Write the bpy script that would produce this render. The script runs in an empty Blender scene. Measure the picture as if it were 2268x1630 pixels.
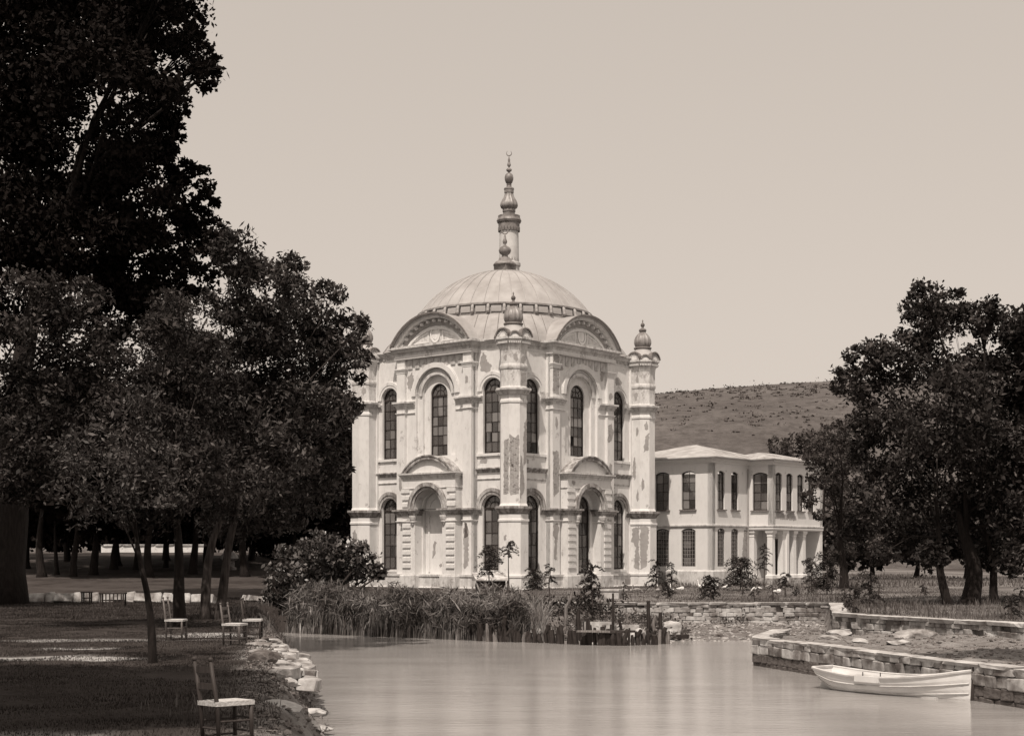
import bpy, bmesh, math, random
import numpy as np
from mathutils import Vector, Matrix, noise
from mathutils.geometry import tessellate_polygon

PI = math.pi
R = math.radians
sc = bpy.context.scene
COL = sc.collection
rnd = random.Random(11)
rng = np.random.default_rng(7)

# ------------------------------------------------------------------ camera, sky, sun, exposure
CAMH = 1.85
FP = 3250.0            # focal length in pixels of a 2268 px wide view
cam_d = bpy.data.cameras.new('camera')
cam = bpy.data.objects.new('camera', cam_d)
COL.objects.link(cam)
cam.location = (0, 0, CAMH)
cam.rotation_euler = (R(90), 0, 0)
cam_d.sensor_fit = 'HORIZONTAL'
cam_d.sensor_width = 36
cam_d.lens = 36 * FP / 2268
cam_d.shift_y = (1233 - 815) / 2268
cam_d.clip_end = 6000
sc.camera = cam

SUN_H = Vector((-0.25, -0.968))       # horizontal direction towards the sun
SUN_EL = R(58)
world = bpy.data.worlds.new('World')
sc.world = world
world.use_nodes = True
wn = world.node_tree
wn.nodes.clear()
sky = wn.nodes.new('ShaderNodeTexSky')
sky.sky_type = 'NISHITA'
sky.sun_disc = False
sky.sun_elevation = SUN_EL
sky.sun_rotation = math.atan2(SUN_H.x, SUN_H.y)
sky.air_density = 1.0
sky.dust_density = 3.0
sky.ozone_density = 1.0
bw = wn.nodes.new('ShaderNodeRGBToBW')
pw = wn.nodes.new('ShaderNodeMath'); pw.operation = 'POWER'; pw.inputs[1].default_value = 0.28
mul = wn.nodes.new('ShaderNodeVectorMath'); mul.operation = 'SCALE'
tint = wn.nodes.new('ShaderNodeCombineXYZ')
SKYT = (4.20, 3.71, 3.28)
for i in range(3):
    tint.inputs[i].default_value = SKYT[i]
bg = wn.nodes.new('ShaderNodeBackground'); bg.inputs[1].default_value = 0.10
out = wn.nodes.new('ShaderNodeOutputWorld')
wn.links.new(sky.outputs[0], bw.inputs[0])
wn.links.new(bw.outputs[0], pw.inputs[0])
wn.links.new(tint.outputs[0], mul.inputs[0])
wn.links.new(pw.outputs[0], mul.inputs['Scale'])
wn.links.new(mul.outputs[0], bg.inputs[0])
wn.links.new(bg.outputs[0], out.inputs[0])

sun_d = bpy.data.lights.new('sun', 'SUN')
sun = bpy.data.objects.new('sun', sun_d)
COL.objects.link(sun)
sun_d.energy = 3.6
sun_d.angle = R(0.6)
sun_d.color = (1.0, 0.892, 0.788)
sv = Vector((SUN_H.x * math.cos(SUN_EL), SUN_H.y * math.cos(SUN_EL), math.sin(SUN_EL)))
sun.rotation_euler = sv.to_track_quat('Z', 'Y').to_euler()
sun.location = (-30, -40, 80)

sc.view_settings.view_transform = 'Standard'
sc.view_settings.look = 'None'
sc.view_settings.gamma = 1
sc.view_settings.use_curve_mapping = False
sc.view_settings.exposure = 0.19

# ------------------------------------------------------------------ helpers
def P(px, py, d):
    return Vector(((px - 1134) / FP * d, d, CAMH + (1233 - py) / FP * d))
def G(px, py, z=0.0):
    d = (CAMH - z) * FP / (py - 1233)
    return Vector(((px - 1134) / FP * d, d, z))

def C(v):
    """a grey of value v in the brown tone of the print"""
    t = max(0.0, min(1.0, (math.log10(max(v, 0.004)) + 2.0) / 1.75))
    return (v * (1.08 - .08 * t), v * (0.82 + .17 * t), v * (0.73 + .25 * t), 1)

MATS = {}
def nt(name):
    m = bpy.data.materials.new(name); m.use_nodes = True
    MATS[name] = m
    t = m.node_tree
    return m, t, t.nodes['Principled BSDF']
def N(t, kind, **kw):
    n = t.nodes.new('ShaderNode' + kind)
    for k, v in kw.items():
        setattr(n, k, v)
    return n
def noise_fac(t, scale, detail=6, rough=.6, lo=.35, hi=.65, sx=1, sy=1, sz=1, coord='Object', dist=0.0):
    tc = N(t, 'NewGeometry') if coord == 'Position' else N(t, 'TexCoord'); mp = N(t, 'Mapping')
    mp.inputs['Scale'].default_value = (sx, sy, sz)
    no = N(t, 'TexNoise'); no.inputs['Scale'].default_value = scale
    no.inputs['Detail'].default_value = detail; no.inputs['Roughness'].default_value = rough
    no.inputs['Distortion'].default_value = dist
    mr = N(t, 'MapRange'); mr.inputs[1].default_value = lo; mr.inputs[2].default_value = hi
    t.links.new(tc.outputs[coord], mp.inputs[0]); t.links.new(mp.outputs[0], no.inputs[0])
    t.links.new(no.outputs[0], mr.inputs[0])
    return mr.outputs[0], no.outputs[0]
def mixc(t, fac, a, b):
    m = N(t, 'Mix', data_type='RGBA')
    for s, v in ((6, a), (7, b)):
        if isinstance(v, (tuple, list)): m.inputs[s].default_value = v
        else: t.links.new(v, m.inputs[s])
    if isinstance(fac, float): m.inputs[0].default_value = fac
    else: t.links.new(fac, m.inputs[0])
    return m.outputs[2]
def fmul(t, a, b, op='MULTIPLY'):
    m = N(t, 'Math', operation=op)
    for i, v in enumerate((a, b)):
        if isinstance(v, (int, float)): m.inputs[i].default_value = v
        else: t.links.new(v, m.inputs[i])
    return m.outputs[0]
def bump(t, b, h, strength=.4, dist=.03):
    bn = N(t, 'Bump'); bn.inputs['Strength'].default_value = strength; bn.inputs['Distance'].default_value = dist
    t.links.new(h, bn.inputs['Height']); t.links.new(bn.outputs[0], b.inputs['Normal'])
def simple(name, v1, v2, scale=4, rough=.85, bs=.3, bd=.02, lo=.35, hi=.65, sx=1, sy=1, sz=1, spec=.25, coord='Object'):
    m, t, b = nt(name)
    f, h = noise_fac(t, scale, lo=lo, hi=hi, sx=sx, sy=sy, sz=sz, coord=coord)
    t.links.new(mixc(t, f, C(v1), C(v2)), b.inputs['Base Color'])
    b.inputs['Roughness'].default_value = rough
    b.inputs['Specular IOR Level'].default_value = spec
    if bs: bump(t, b, h, bs, bd)
    return m

def make_plaster(name, clean, dirty, peel, amt_lo, amt_hi, streak=.55, slo=.48, shi=.72):
    m, t, b = nt(name)
    f1, h1 = noise_fac(t, .45, 8, .62, .30, .75)
    f2, h2 = noise_fac(t, 2.6, 9, .72, slo, shi, sx=1.3, sy=1.3, sz=.55)     # rain streaks
    f3, h3 = noise_fac(t, 1.5, 8, .62, amt_lo, amt_hi, sz=.75)        # fallen plaster
    f4, h4 = noise_fac(t, 9, 6, .7, .40, .62)
    c = mixc(t, fmul(t, f1, .55), C(clean), C(clean * .80))
    c = mixc(t, fmul(t, f2, streak), c, C(dirty))
    c = mixc(t, fmul(t, fmul(t, f3, f4), .9), c, C(peel))
    t.links.new(c, b.inputs['Base Color'])
    b.inputs['Roughness'].default_value = .9
    b.inputs['Specular IOR Level'].default_value = .15
    f5, h5 = noise_fac(t, 14, 5, .6)
    bump(t, b, h5, .25, .02)
    return m
make_plaster('plaster', .76, .40, .36, .61, .64, .50, .47, .76)
make_plaster('plaster_worn', .68, .26, .27, .55, .59, .75, .43, .68)
make_plaster('plaster_pavilion', .77, .48, .40, .64, .67, .40, .50, .76)
make_plaster('cornice_stone', .60, .15, .20, .54, .64, .95, .36, .58)
def make_brick(name):
    m, t, b = nt(name)
    tc = N(t, 'TexCoord'); mp = N(t, 'Mapping'); mp.inputs['Rotation'].default_value = (R(90), 0, 0)
    br = N(t, 'TexBrick')
    br.inputs['Color1'].default_value = C(.30); br.inputs['Color2'].default_value = C(.17); br.inputs['Mortar'].default_value = C(.42)
    br.inputs['Scale'].default_value = 1; br.inputs['Mortar Size'].default_value = .012
    br.inputs['Brick Width'].default_value = .24; br.inputs['Row Height'].default_value = .075
    t.links.new(tc.outputs['Object'], mp.inputs[0]); t.links.new(mp.outputs[0], br.inputs[0])
    f, h = noise_fac(t, 3.2, 6, .7, .40, .62)
    c = mixc(t, f, br.outputs[0], C(.40))
    f2, h2 = noise_fac(t, 5, 6, .7, .55, .66)
    c = mixc(t, f2, c, C(.07))
    t.links.new(c, b.inputs['Base Color']); b.inputs['Roughness'].default_value = .95
    bump(t, b, h, .6, .05)
make_brick('brick')
simple('bare_render', .30, .38, 3, .95)
simple('lead', .40, .27, .9, .6, .2, .03, .35, .7, spec=.4)
simple('lead_dark', .22, .10, 3, .65, .3, .03)
simple('lead_bulb', .34, .15, 2.2, .42, .25, .02, spec=.6)
simple('minaret_lead', .26, .12, 2.5, .5, .3, .02, spec=.5)
simple('minaret_plaster', .62, .46, .8, .9, .2, .02)
simple('roof_tin', .48, .30, 1.1, .75, .2, .02, sx=1, sy=1, sz=1)
simple('window_wood', .045, .02, 6, .6)
simple('bar_iron', .34, .22, 8, .6)
simple('stone_pale', .56, .17, 2.2, .92, .7, .05, .34, .64, coord='Position')
simple('stone_grey', .42, .12, 2.6, .93, .7, .05, .36, .62, coord='Position')
simple('stone_dark', .15, .07, 3.4, .95, .7, .04)
simple('coping', .60, .26, 2.8, .92, .6, .03, coord='Position')
simple('mortar', .26, .13, 5, .97, .6, .03)
simple('bank_soil', .22, .10, 1.6, .97, .7, .06)
simple('wet_wood', .045, .018, 5, .75, .5, .03, sx=4, sy=4, sz=.6)
simple('grey_wood', .24, .11, 6, .8, .4, .02, sx=4, sy=4, sz=.5)
simple('chair_wood', .16, .08, 8, .65, .3, .01, sx=3, sy=3, sz=.6)
simple('chair_wood_dark', .06, .03, 8, .6, .3, .01, sx=3, sy=3, sz=.6)
simple('rush', .62, .40, 30, .85, .6, .02)
simple('boat_paint', .74, .60, 2.0, .45, .1, .01, spec=.4)
simple('boat_trim', .62, .40, 3.0, .5, .15, .01)
simple('boat_dark', .06, .03, 3, .6)
simple('goose_white', .78, .64, 6, .9, .3, .02)
simple('goose_grey', .42, .22, 6, .9, .3, .02)
simple('goose_orange', .25, .20, 6, .6, 0)
simple('bark', .024, .010, 5, .95, .9, .08, sx=3, sy=3, sz=.5)
simple('bark_pale', .075, .02, 4, .95, .8, .06, sx=3, sy=3, sz=.5)
simple('stem', .07, .04, 6, .9, .4, .02)
simple('interior', .30, .22, 1, .95, 0)
simple('dark_board', .05, .025, 5, .8)

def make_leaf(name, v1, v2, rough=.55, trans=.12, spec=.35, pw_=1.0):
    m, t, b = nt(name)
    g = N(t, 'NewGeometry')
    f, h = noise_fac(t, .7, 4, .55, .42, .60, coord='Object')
    c1 = mixc(t, fmul(t, g.outputs['Random Per Island'], pw_, 'POWER'), C(v1), C(v2))  # mostly dark leaves, a few painted bright for sparkle
    c = mixc(t, fmul(t, f, .8), c1, C(v1 * .6))  # noise darkens whole clumps, imitating sunlit and shaded foliage in the colour
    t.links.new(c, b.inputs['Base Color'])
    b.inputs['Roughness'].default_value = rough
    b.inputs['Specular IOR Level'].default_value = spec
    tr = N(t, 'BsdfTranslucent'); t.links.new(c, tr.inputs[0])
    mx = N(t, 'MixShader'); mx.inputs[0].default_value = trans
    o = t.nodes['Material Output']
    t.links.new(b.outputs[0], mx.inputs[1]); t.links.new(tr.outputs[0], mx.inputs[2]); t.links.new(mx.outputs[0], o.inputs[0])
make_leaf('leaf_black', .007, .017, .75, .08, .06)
make_leaf('leaf_dark', .014, .11, .6, .12, .2, 2.3)
make_leaf('leaf_mid', .016, .15, .6, .16, .22, 2.2)
make_leaf('leaf_soft', .05, .15, .7, .15, .15, 1.2)
make_leaf('leaf_pale', .02, .19, .55, .18, .3, 2.2)
make_leaf('leaf_gloss', .022, .22, .36, .10, .5, 1.8)
make_leaf('leaf_scrub', .055, .095, .8, .05, .1)
make_leaf('reed', .07, .30, .6, .15, .3)
make_leaf('reed_dry', .20, .40, .7, .15, .2)
make_leaf('weed', .07, .22, .7, .12, .2)
make_leaf('grass_blade', .03, .12, .7, .12, .15)

def make_glass(name, refl_mix, dv):  # diffuse grey mixed into the panes imitates their sky reflections
    m, t, b = nt(name)
    t.nodes.remove(b)
    tr = N(t, 'BsdfTransparent'); tr.inputs[0].default_value = C(.55)
    df = N(t, 'BsdfDiffuse'); df.inputs[0].default_value = C(dv)
    m0 = N(t, 'MixShader'); m0.inputs[0].default_value = refl_mix
    gl = N(t, 'BsdfGlossy'); gl.inputs[0].default_value = C(.9); gl.inputs['Roughness'].default_value = .06
    fr = N(t, 'Fresnel'); fr.inputs[0].default_value = 1.5
    mx = N(t, 'MixShader'); o = t.nodes['Material Output']
    t.links.new(tr.outputs[0], m0.inputs[1]); t.links.new(df.outputs[0], m0.inputs[2])
    t.links.new(fmul(t, fr.outputs[0], 1.3), mx.inputs[0])
    t.links.new(m0.outputs[0], mx.inputs[1]); t.links.new(gl.outputs[0], mx.inputs[2])
    t.links.new(mx.outputs[0], o.inputs[0])
make_glass('glass', .40, .22)
make_glass('glass_refl', .62, .34)  # paler panes with more of the painted reflection
make_glass('glass_clear', .18, .16)

def make_water():
    m, t, b = nt('water')
    f, h = noise_fac(t, .35, 4, .55, .3, .7, sx=.6, sy=2.2, sz=1)
    t.links.new(mixc(t, f, C(.29), C(.39)), b.inputs['Base Color'])
    b.inputs['Roughness'].default_value = .13
    b.inputs['IOR'].default_value = 1.33
    b.inputs['Specular IOR Level'].default_value = .55
    f2, h2 = noise_fac(t, 2.6, 5, .6, sx=.7, sy=2.0, sz=1)
    bump(t, b, h2, .16, .05)
make_water()

def make_ground():
    m, t, b = nt('ground')
    at = N(t, 'VertexColor'); at.layer_name = 'kind'       # r soil, g mud, b pale path
    sep = N(t, 'SeparateColor'); t.links.new(at.outputs[0], sep.inputs[0])
    f, h = noise_fac(t, 1.4, 8, .65, .35, .65)
    fg, hg = noise_fac(t, .25, 6, .6, .40, .62)
    grass = mixc(t, f, C(.028), C(.07))
    grass = mixc(t, fmul(t, fg, .6), grass, C(.10))
    f3, h3 = noise_fac(t, 2.2, 9, .7, .35, .66)
    soil = mixc(t, f3, C(.36), C(.17))
    mud = mixc(t, f3, C(.26), C(.12))
    path = mixc(t, f, C(.62), C(.42))
    c = mixc(t, sep.outputs[0], grass, soil)
    c = mixc(t, sep.outputs[1], c, mud)
    c = mixc(t, sep.outputs[2], c, path)
    t.links.new(c, b.inputs['Base Color']); b.inputs['Roughness'].default_value = .97
    b.inputs['Specular IOR Level'].default_value = .1
    f5, h5 = noise_fac(t, 6, 8, .75)
    bump(t, b, h5, .9, .12)
make_ground()
def make_hill():
    m, t, b = nt('hillside')
    f, h = noise_fac(t, .02, 8, .65, .38, .64)
    f2, h2 = noise_fac(t, .30, 9, .78, .44, .64, sy=.45)
    c = mixc(t, f, C(.13), C(.085))
    c = mixc(t, f2, c, C(.045))
    f3, h3 = noise_fac(t, .05, 6, .7, .60, .66, sx=.5)
    c = mixc(t, fmul(t, f3, .4), c, C(.26))
    t.links.new(c, b.inputs['Base Color']); b.inputs['Roughness'].default_value = .97
    bump(t, b, h2, .6, 1.5)
make_hill()

class MB:
    def __init__(s):
        s.v = []; s.f = []
    def add(s, vs, fs, M=None):
        o = len(s.v)
        s.v += [tuple(M @ Vector(p)) if M is not None else tuple(p) for p in vs]
        s.f += [tuple(i + o for i in f) for f in fs]
        return s
    def box(s, x0, x1, y0, y1, z0, z1, M=None, j=0.0):
        vs = [(x, y, z) for x in (x0, x1) for y in (y0, y1) for z in (z0, z1)]
        if j: vs = [(a + rnd.uniform(-j, j), b + rnd.uniform(-j, j), c + rnd.uniform(-j, j)) for a, b, c in vs]
        return s.add(vs, [(0, 1, 3, 2), (4, 6, 7, 5), (0, 4, 5, 1), (2, 3, 7, 6), (0, 2, 6, 4), (1, 5, 7, 3)], M)
    def slab(s, outer, holes, y0, y1, M=None):
        """polygon with holes in x,z; thickness from y0 to y1"""
        loops = [outer] + list(holes)
        tris = tessellate_polygon([[Vector((p[0], p[1], 0)) for p in l] for l in loops])
        flat = [p for l in loops for p in l]
        n = len(flat)
        vs = [(p[0], y0, p[1]) for p in flat] + [(p[0], y1, p[1]) for p in flat]
        fs = [tuple(tr) for tr in tris] + [tuple(i + n for i in reversed(tr)) for tr in tris]
        o = 0
        for l in loops:
            k = len(l)
            for i in range(k):
                j = (i + 1) % k
                fs.append((o + i, o + j, o + j + n, o + i + n))
            o += k
        return s.add(vs, fs, M)
    def band(s, cx, cz, r0, r1, y0, y1, a0=0, a1=PI, n=20, M=None, leg=None):
        """arched band; leg: carries both ends straight down to z=leg"""
        pts = []
        for i in range(n + 1):
            a = a0 + (a1 - a0) * i / n
            pts.append((math.cos(a), math.sin(a)))
        ins = [(cx + r0 * c, cz + r0 * q) for c, q in pts]
        ous = [(cx + r1 * c, cz + r1 * q) for c, q in pts]
        if leg is not None:
            ins = [(ins[0][0], leg)] + ins + [(ins[-1][0], leg)]
            ous = [(ous[0][0], leg)] + ous + [(ous[-1][0], leg)]
        k = len(ins)
        vs = [(p[0], y0, p[1]) for p in ins] + [(p[0], y0, p[1]) for p in ous] + [(p[0], y1, p[1]) for p in ins] + [(p[0], y1, p[1]) for p in ous]
        fs = []
        for i in range(k - 1):
            fs += [(i, i + 1, k + i + 1, k + i), (2 * k + i, 3 * k + i, 3 * k + i + 1, 2 * k + i + 1),
                   (i, 2 * k + i, 2 * k + i + 1, i + 1), (k + i, k + i + 1, 3 * k + i + 1, 3 * k + i)]
        fs += [(0, k, 3 * k, 2 * k), (k - 1, 3 * k - 1, 4 * k - 1, 2 * k - 1)]
        return s.add(vs, fs, M)
    def lathe(s, prof, n=16, M=None, ribs=0, amp=0, phase=0, cap=True):
        vs = []; fs = []
        for r, z in prof:
            for i in range(n):
                a = 2 * PI * i / n + phase
                k = r * (1 - amp * (1 - abs(math.sin(ribs * a / 2.0)) ** .7)) if ribs else r
                vs.append((k * math.cos(a), k * math.sin(a), z))
        m = len(prof)
        for j in range(m - 1):
            for i in range(n):
                i2 = (i + 1) % n
                fs.append((j * n + i, j * n + i2, (j + 1) * n + i2, (j + 1) * n + i))
        if cap:
            fs.append(tuple(range(n - 1, -1, -1))); fs.append(tuple((m - 1) * n + i for i in range(n)))
        return s.add(vs, fs, M)
    def tube(s, pts, rad, n=8, M=None, jit=0.0, flat=1.0):
        pts = [Vector(p) for p in pts]
        vs = []; fs = []
        m = len(pts)
        up = Vector((0.13, 0.97, 0.2))
        for k in range(m):
            d = (pts[min(k + 1, m - 1)] - pts[max(k - 1, 0)]).normalized()
            a = d.cross(up)
            if a.length < .1: a = d.cross(Vector((1, 0, .1)))
            a.normalize(); b = d.cross(a).normalized()
            for i in range(n):
                t = 2 * PI * i / n
                r = rad[k] * (1 + (rnd.uniform(-jit, jit) if jit else 0))
                vs.append(pts[k] + a * (r * math.cos(t)) + b * (r * flat * math.sin(t)))
        for k in range(m - 1):
            for i in range(n):
                j = (i + 1) % n
                fs.append((k * n + i, k * n + j, (k + 1) * n + j, (k + 1) * n + i))
        fs.append(tuple(range(n - 1, -1, -1))); fs.append(tuple((m - 1) * n + i for i in range(n)))
        return s.add(vs, fs, M)
    def sweep(s, path, prof, M=None, closed=False):
        """path in x,y; profile of (out, z); outward is the right hand side of the path"""
        n = len(path); rows = []
        for i in range(n):
            p = Vector(path[i]); 
            a = Vector(path[i - 1]) if (i > 0 or closed) else None
            b = Vector(path[(i + 1) % n]) if (i < n - 1 or closed) else None
            d1 = (p - a).normalized() if a is not None else None
            d2 = (b - p).normalized() if b is not None else None
            if d1 is None: d1 = d2
            if d2 is None: d2 = d1
            n1 = Vector((d1.y, -d1.x)); n2 = Vector((d2.y, -d2.x))
            m = (n1 + n2)
            m = m / max(.35, (1 + n1.dot(n2)))
            rows.append([(p.x + m.x * o, p.y + m.y * o, z) for o, z in prof])
        k = len(prof); vs = [q for r in rows for q in r]; fs = []
        for i in range(n if closed else n - 1):
            i2 = (i + 1) % n
            for j in range(k):
                j2 = (j + 1) % k
                fs.append((i * k + j, i2 * k + j, i2 * k + j2, i * k + j2))
        if not closed:
            fs.append(tuple(range(k))); fs.append(tuple((n - 1) * k + j for j in reversed(range(k))))
        return s.add(vs, fs, M)
    def mesh(s, name, mat, smooth=False):
        me = bpy.data.meshes.new(name)
        me.from_pydata(s.v, [], s.f)
        bm = bmesh.new(); bm.from_mesh(me)
        bmesh.ops.recalc_face_normals(bm, faces=bm.faces)
        bm.to_mesh(me); bm.free()
        if smooth: me.polygons.foreach_set('use_smooth', [True] * len(me.polygons))
        me.materials.append(MATS[mat])
        return me
    def build(s, name, mat, parent=None, M=None, smooth=False):
        return link(name, s.mesh(name, mat, smooth), parent, M)
def link(name, me, parent=None, M=None):
    o = bpy.data.objects.new(name, me)
    COL.objects.link(o)
    o.parent = parent
    if M is not None: o.matrix_local = M
    return o
def tag(o, label=None, cat=None, group=None, kind=None):
    if label: o['label'] = label
    if cat: o['category'] = cat
    if group: o['group'] = group
    if kind: o['kind'] = kind
    return o
def empty(name, label, cat, loc=(0, 0, 0), rz=0, group=None):
    o = bpy.data.objects.new(name, None); COL.objects.link(o)
    o.location = loc; o.rotation_euler = (0, 0, rz)
    return tag(o, label, cat, group)
def copy_tree(o, parent=None):
    c = o.copy(); COL.objects.link(c); c.parent = parent
    for ch in list(o.children): copy_tree(ch, c)
    return c
T = Matrix.Translation
def RZ(a): return Matrix.Rotation(a, 4, 'Z')

def arch_hole(cx, z0, zs, r, n=14, rise=None):
    """opening with a round (or, with rise, segmental) head"""
    pts = [(cx - r, z0), (cx + r, z0)]
    if rise is None:
        pts += [(cx + r * math.cos(PI * i / n), zs + r * math.sin(PI * i / n)) for i in range(n + 1)]
    else:
        rr = (r * r + rise * rise) / (2 * rise); a = math.asin(min(1, r / rr))
        pts += [(cx + rr * math.sin(a - 2 * a * i / n), zs + rise - rr + rr * math.cos(a - 2 * a * i / n)) for i in range(n + 1)]
    return pts

# leaves -------------------------------------------------------------
def np_mesh(name, verts, nv, mat):
    """verts (F*nv,3): separate polygons of nv corners"""
    me = bpy.data.meshes.new(name)
    nf = len(verts) // nv
    me.vertices.add(len(verts)); me.vertices.foreach_set('co', verts.astype(np.float32).ravel())
    me.loops.add(len(verts)); me.loops.foreach_set('vertex_index', np.arange(len(verts), dtype=np.int32))
    me.polygons.add(nf)
    me.polygons.foreach_set('loop_start', np.arange(0, len(verts), nv, dtype=np.int32))
    me.polygons.foreach_set('loop_total', np.full(nf, nv, dtype=np.int32))
    me.update(calc_edges=True)
    me.materials.append(MATS[mat])
    return me
def unit(a):
    return a / np.maximum(1e-6, np.linalg.norm(a, axis=1, keepdims=True))
def leaf_verts(c, size, elong=2.0, droop=0.25):
    n = len(c)
    u = rng.normal(size=(n, 3)); u[:, 2] -= droop; u = unit(u)
    w = unit(np.cross(u, rng.normal(size=(n, 3))))
    L = (size * np.clip(np.exp(rng.normal(-.05, .30, n)), .4, 1.55))[:, None]
    W = L / elong
    a = c - u * L * .5; b = c + u * L * .5; m = c - u * L * .06
    v = np.stack([a, m + w * W * .5, b, m - w * W * .5], axis=1)
    return v.reshape(-1, 3)
def clump_points(blobs, clump_scale=.30):
    """blobs: (centre, (rx,ry,rz), leaf count); leaves gather in clumps towards the shell"""
    res = []
    for c, r, n in blobs:
        r = np.array(r, float); c = np.array(c, float)
        k = max(10, int(26 * 1.0))
        d = unit(rng.normal(size=(k, 3)))
        rad = rng.uniform(.35, 1.0, (k, 1)) ** .6
        cc = c + d * rad * r * .86
        idx = rng.integers(0, k, n)
        s = rng.uniform(.6, 1.3, k)[idx][:, None] * clump_scale
        p = cc[idx] + np.clip(rng.normal(size=(n, 3)), -1.7, 1.7) * r * s * np.array([.62, .62, .42])
        res.append(p)
    return np.concatenate(res)
def leaf_obj(name, blobs, size, mat, parent=None, elong=2.0, droop=.25, clump=.30, origin=(0, 0, 0)):
    p = clump_points(blobs, clump) - np.array(origin, float)
    return link(name, np_mesh(name, leaf_verts(p, size, elong, droop), 4, mat), parent)
# ------------------------------------------------------------------ the land and the water
WATER_Z = -1.0
WPOLY = [(-8.6, 55.3), (-6.5, 44), (-4.9, 36), (-3.9, 30), (-3.05, 25), (-2.15, 20), (-1.2, 14), (-.4, 8), (.6, -6), (40, -6),
         (16.5, 4.6), (12.62, 17.6), (9.63, 27.6), (6.34, 38.6), (7.6, 42), (9.0, 46.5), (8.6, 49.8), (6.2, 49.4),
         (5.1, 48.2), (2.4, 47.5), (.7, 49), (-.5, 49.4), (-3.7, 51.7)]
TERR = [(-3.0, 57.6), (12.4, 57.4), (10.3, 46.4), (13.75, 39.0), (18.2, 29.2), (30, 3), (60, 3), (60, 300), (-3.0, 300)]
PLAT = [(9.63 - .1, 27.6), (6.34, 38.6), (7.6, 42), (10.3, 46.4), (13.75, 39.0), (18.2, 29.2), (30, 3), (16.9, 4.6), (12.8, 17.6)]

def inside(x, y, poly):
    r = np.zeros(x.shape, bool)
    n = len(poly)
    for i in range(n):
        x1, y1 = poly[i]; x2, y2 = poly[(i + 1) % n]
        c = ((y1 > y) != (y2 > y))
        with np.errstate(divide='ignore', invalid='ignore'):
            xi = (x2 - x1) * (y - y1) / (y2 - y1 + 1e-12) + x1
        r ^= c & (x < xi)
    return r
def pdist(x, y, pts, closed=True):
    d = np.full(x.shape, 1e9)
    n = len(pts)
    for i in range(n if closed else n - 1):
        x1, y1 = pts[i]; x2, y2 = pts[(i + 1) % n]
        dx, dy = x2 - x1, y2 - y1
        t = np.clip(((x - x1) * dx + (y - y1) * dy) / (dx * dx + dy * dy), 0, 1)
        d = np.minimum(d, np.hypot(x - x1 - t * dx, y - y1 - t * dy))
    return d
def sstep(a, b, v):
    t = np.clip((v - a) / (b - a), 0, 1)
    return t * t * (3 - 2 * t)
def fnoise(x, y, s, seed=0.0):
    """cheap value noise from summed sines, about -1..1"""
    z = np.zeros_like(x)
    a = 1.0
    for k in range(4):
        f = s * (1.9 ** k)
        z += a * np.sin(x * f * 1.0 + 1.7 * k + seed + 1.3 * np.sin(y * f * .7 + k)) * np.cos(y * f * .9 + 2.1 * k + seed)
        a *= .55
    return z / 1.8
def ground_z(x, y):
    x = np.asarray(x, float); y = np.asarray(y, float)
    inw = inside(x, y, WPOLY)
    dw = pdist(x, y, WPOLY)
    lawn = .035 * fnoise(x, y, .9) + .02 * fnoise(x, y, 2.7, 3)
    # far left meadow climbs gently
    side = sstep(-.115, -.17, x / np.maximum(y, 1))
    z = lawn + side * sstep(64, 150, y) * 2.3
    # strip between the water and the terrace: mud and weedy bank
    strip = ((y > 46) | ((y > 40.5) & (x > 3))) & (x > -9.5) & (~inside(x, y, TERR))
    zb = -1.02 + .30 * sstep(0, 6.5, dw) + .05 * fnoise(x, y, 2.0)
    zb = zb + .38 * sstep(6.0, 2.5, x) * sstep(1.2, 4.5, dw)
    zb = zb + (0 - zb) * sstep(1.5, -6.5, x) * sstep(.6, 4.5, dw)
    wl = sstep(-9.5, -7.5, x) * sstep(60.5, 57.5, y)
    z = np.where(strip, zb * wl + z * (1 - wl), z)
    pl = inside(x, y, PLAT) & (~inside(x, y, TERR))
    zp = -.33 + .07 * fnoise(x, y, 1.6, 5) + .05 * fnoise(x, y, 4.1, 2)
    # platform falls away behind the end of the quay
    zp = zp - .65 * sstep(41.0, 45.5, y)
    z = np.where(pl, zp, z)
    # left bank: broken edge
    left = (x < 3) & (y < 56) & (x < -5 - (y - 44) * .2) & (~inw) | (x < 3) & (y < 44) & (~inw)
    edge = sstep(.0, 1.15 + .35 * fnoise(x * 0 + 1, y, 1.1), dw)
    zl = -1.15 + 1.15 * edge + (.22 * fnoise(x, y, 3.1, 1) + .12 * fnoise(x, y, 7.3, 2)) * np.sin(np.clip(edge, 0, 1) * PI)
    z = np.where(left & (dw < 2.2), zl + lawn, z)
    # drop behind the terrace walls so that no slope pokes out of their faces
    dt = pdist(x, y, [(-1.0, 57.5), (12.4, 57.4)], False)
    inT = inside(x, y, TERR)
    z = np.where(inT & (dt < .30) & (x > -.5), -.9 + .9 * sstep(.12, .30, dt), z)
    dt2 = pdist(x, y, [(10.3, 46.4), (13.75, 39.0), (18.2, 29.2), (30, 3)], False)
    z = np.where(inT & (dt2 < .30), -.5 + .5 * sstep(.12, .30, dt2), z)
    # water bed; the ground stays behind the quay masonry
    bed = -1.05 - 1.2 * sstep(0, 2.2, dw)
    z = np.where(inw, bed, z)
    dq = pdist(x, y, [(7.6, 42.1), (6.34, 38.6), (9.63, 27.6), (12.62, 17.6), (16.5, 4.6)], False)
    z = np.where(inw & (dq < .9), -1.9, z)
    z = np.where((~inw) & (dq < .38) & (y < 42.2), -1.9 + (z + 1.9) * sstep(.22, .38, dq), z)
    return z
def lines(spec):
    v = []
    for a, b, st in spec:
        v += list(np.arange(a, b, st))
    return np.array(v)
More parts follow.
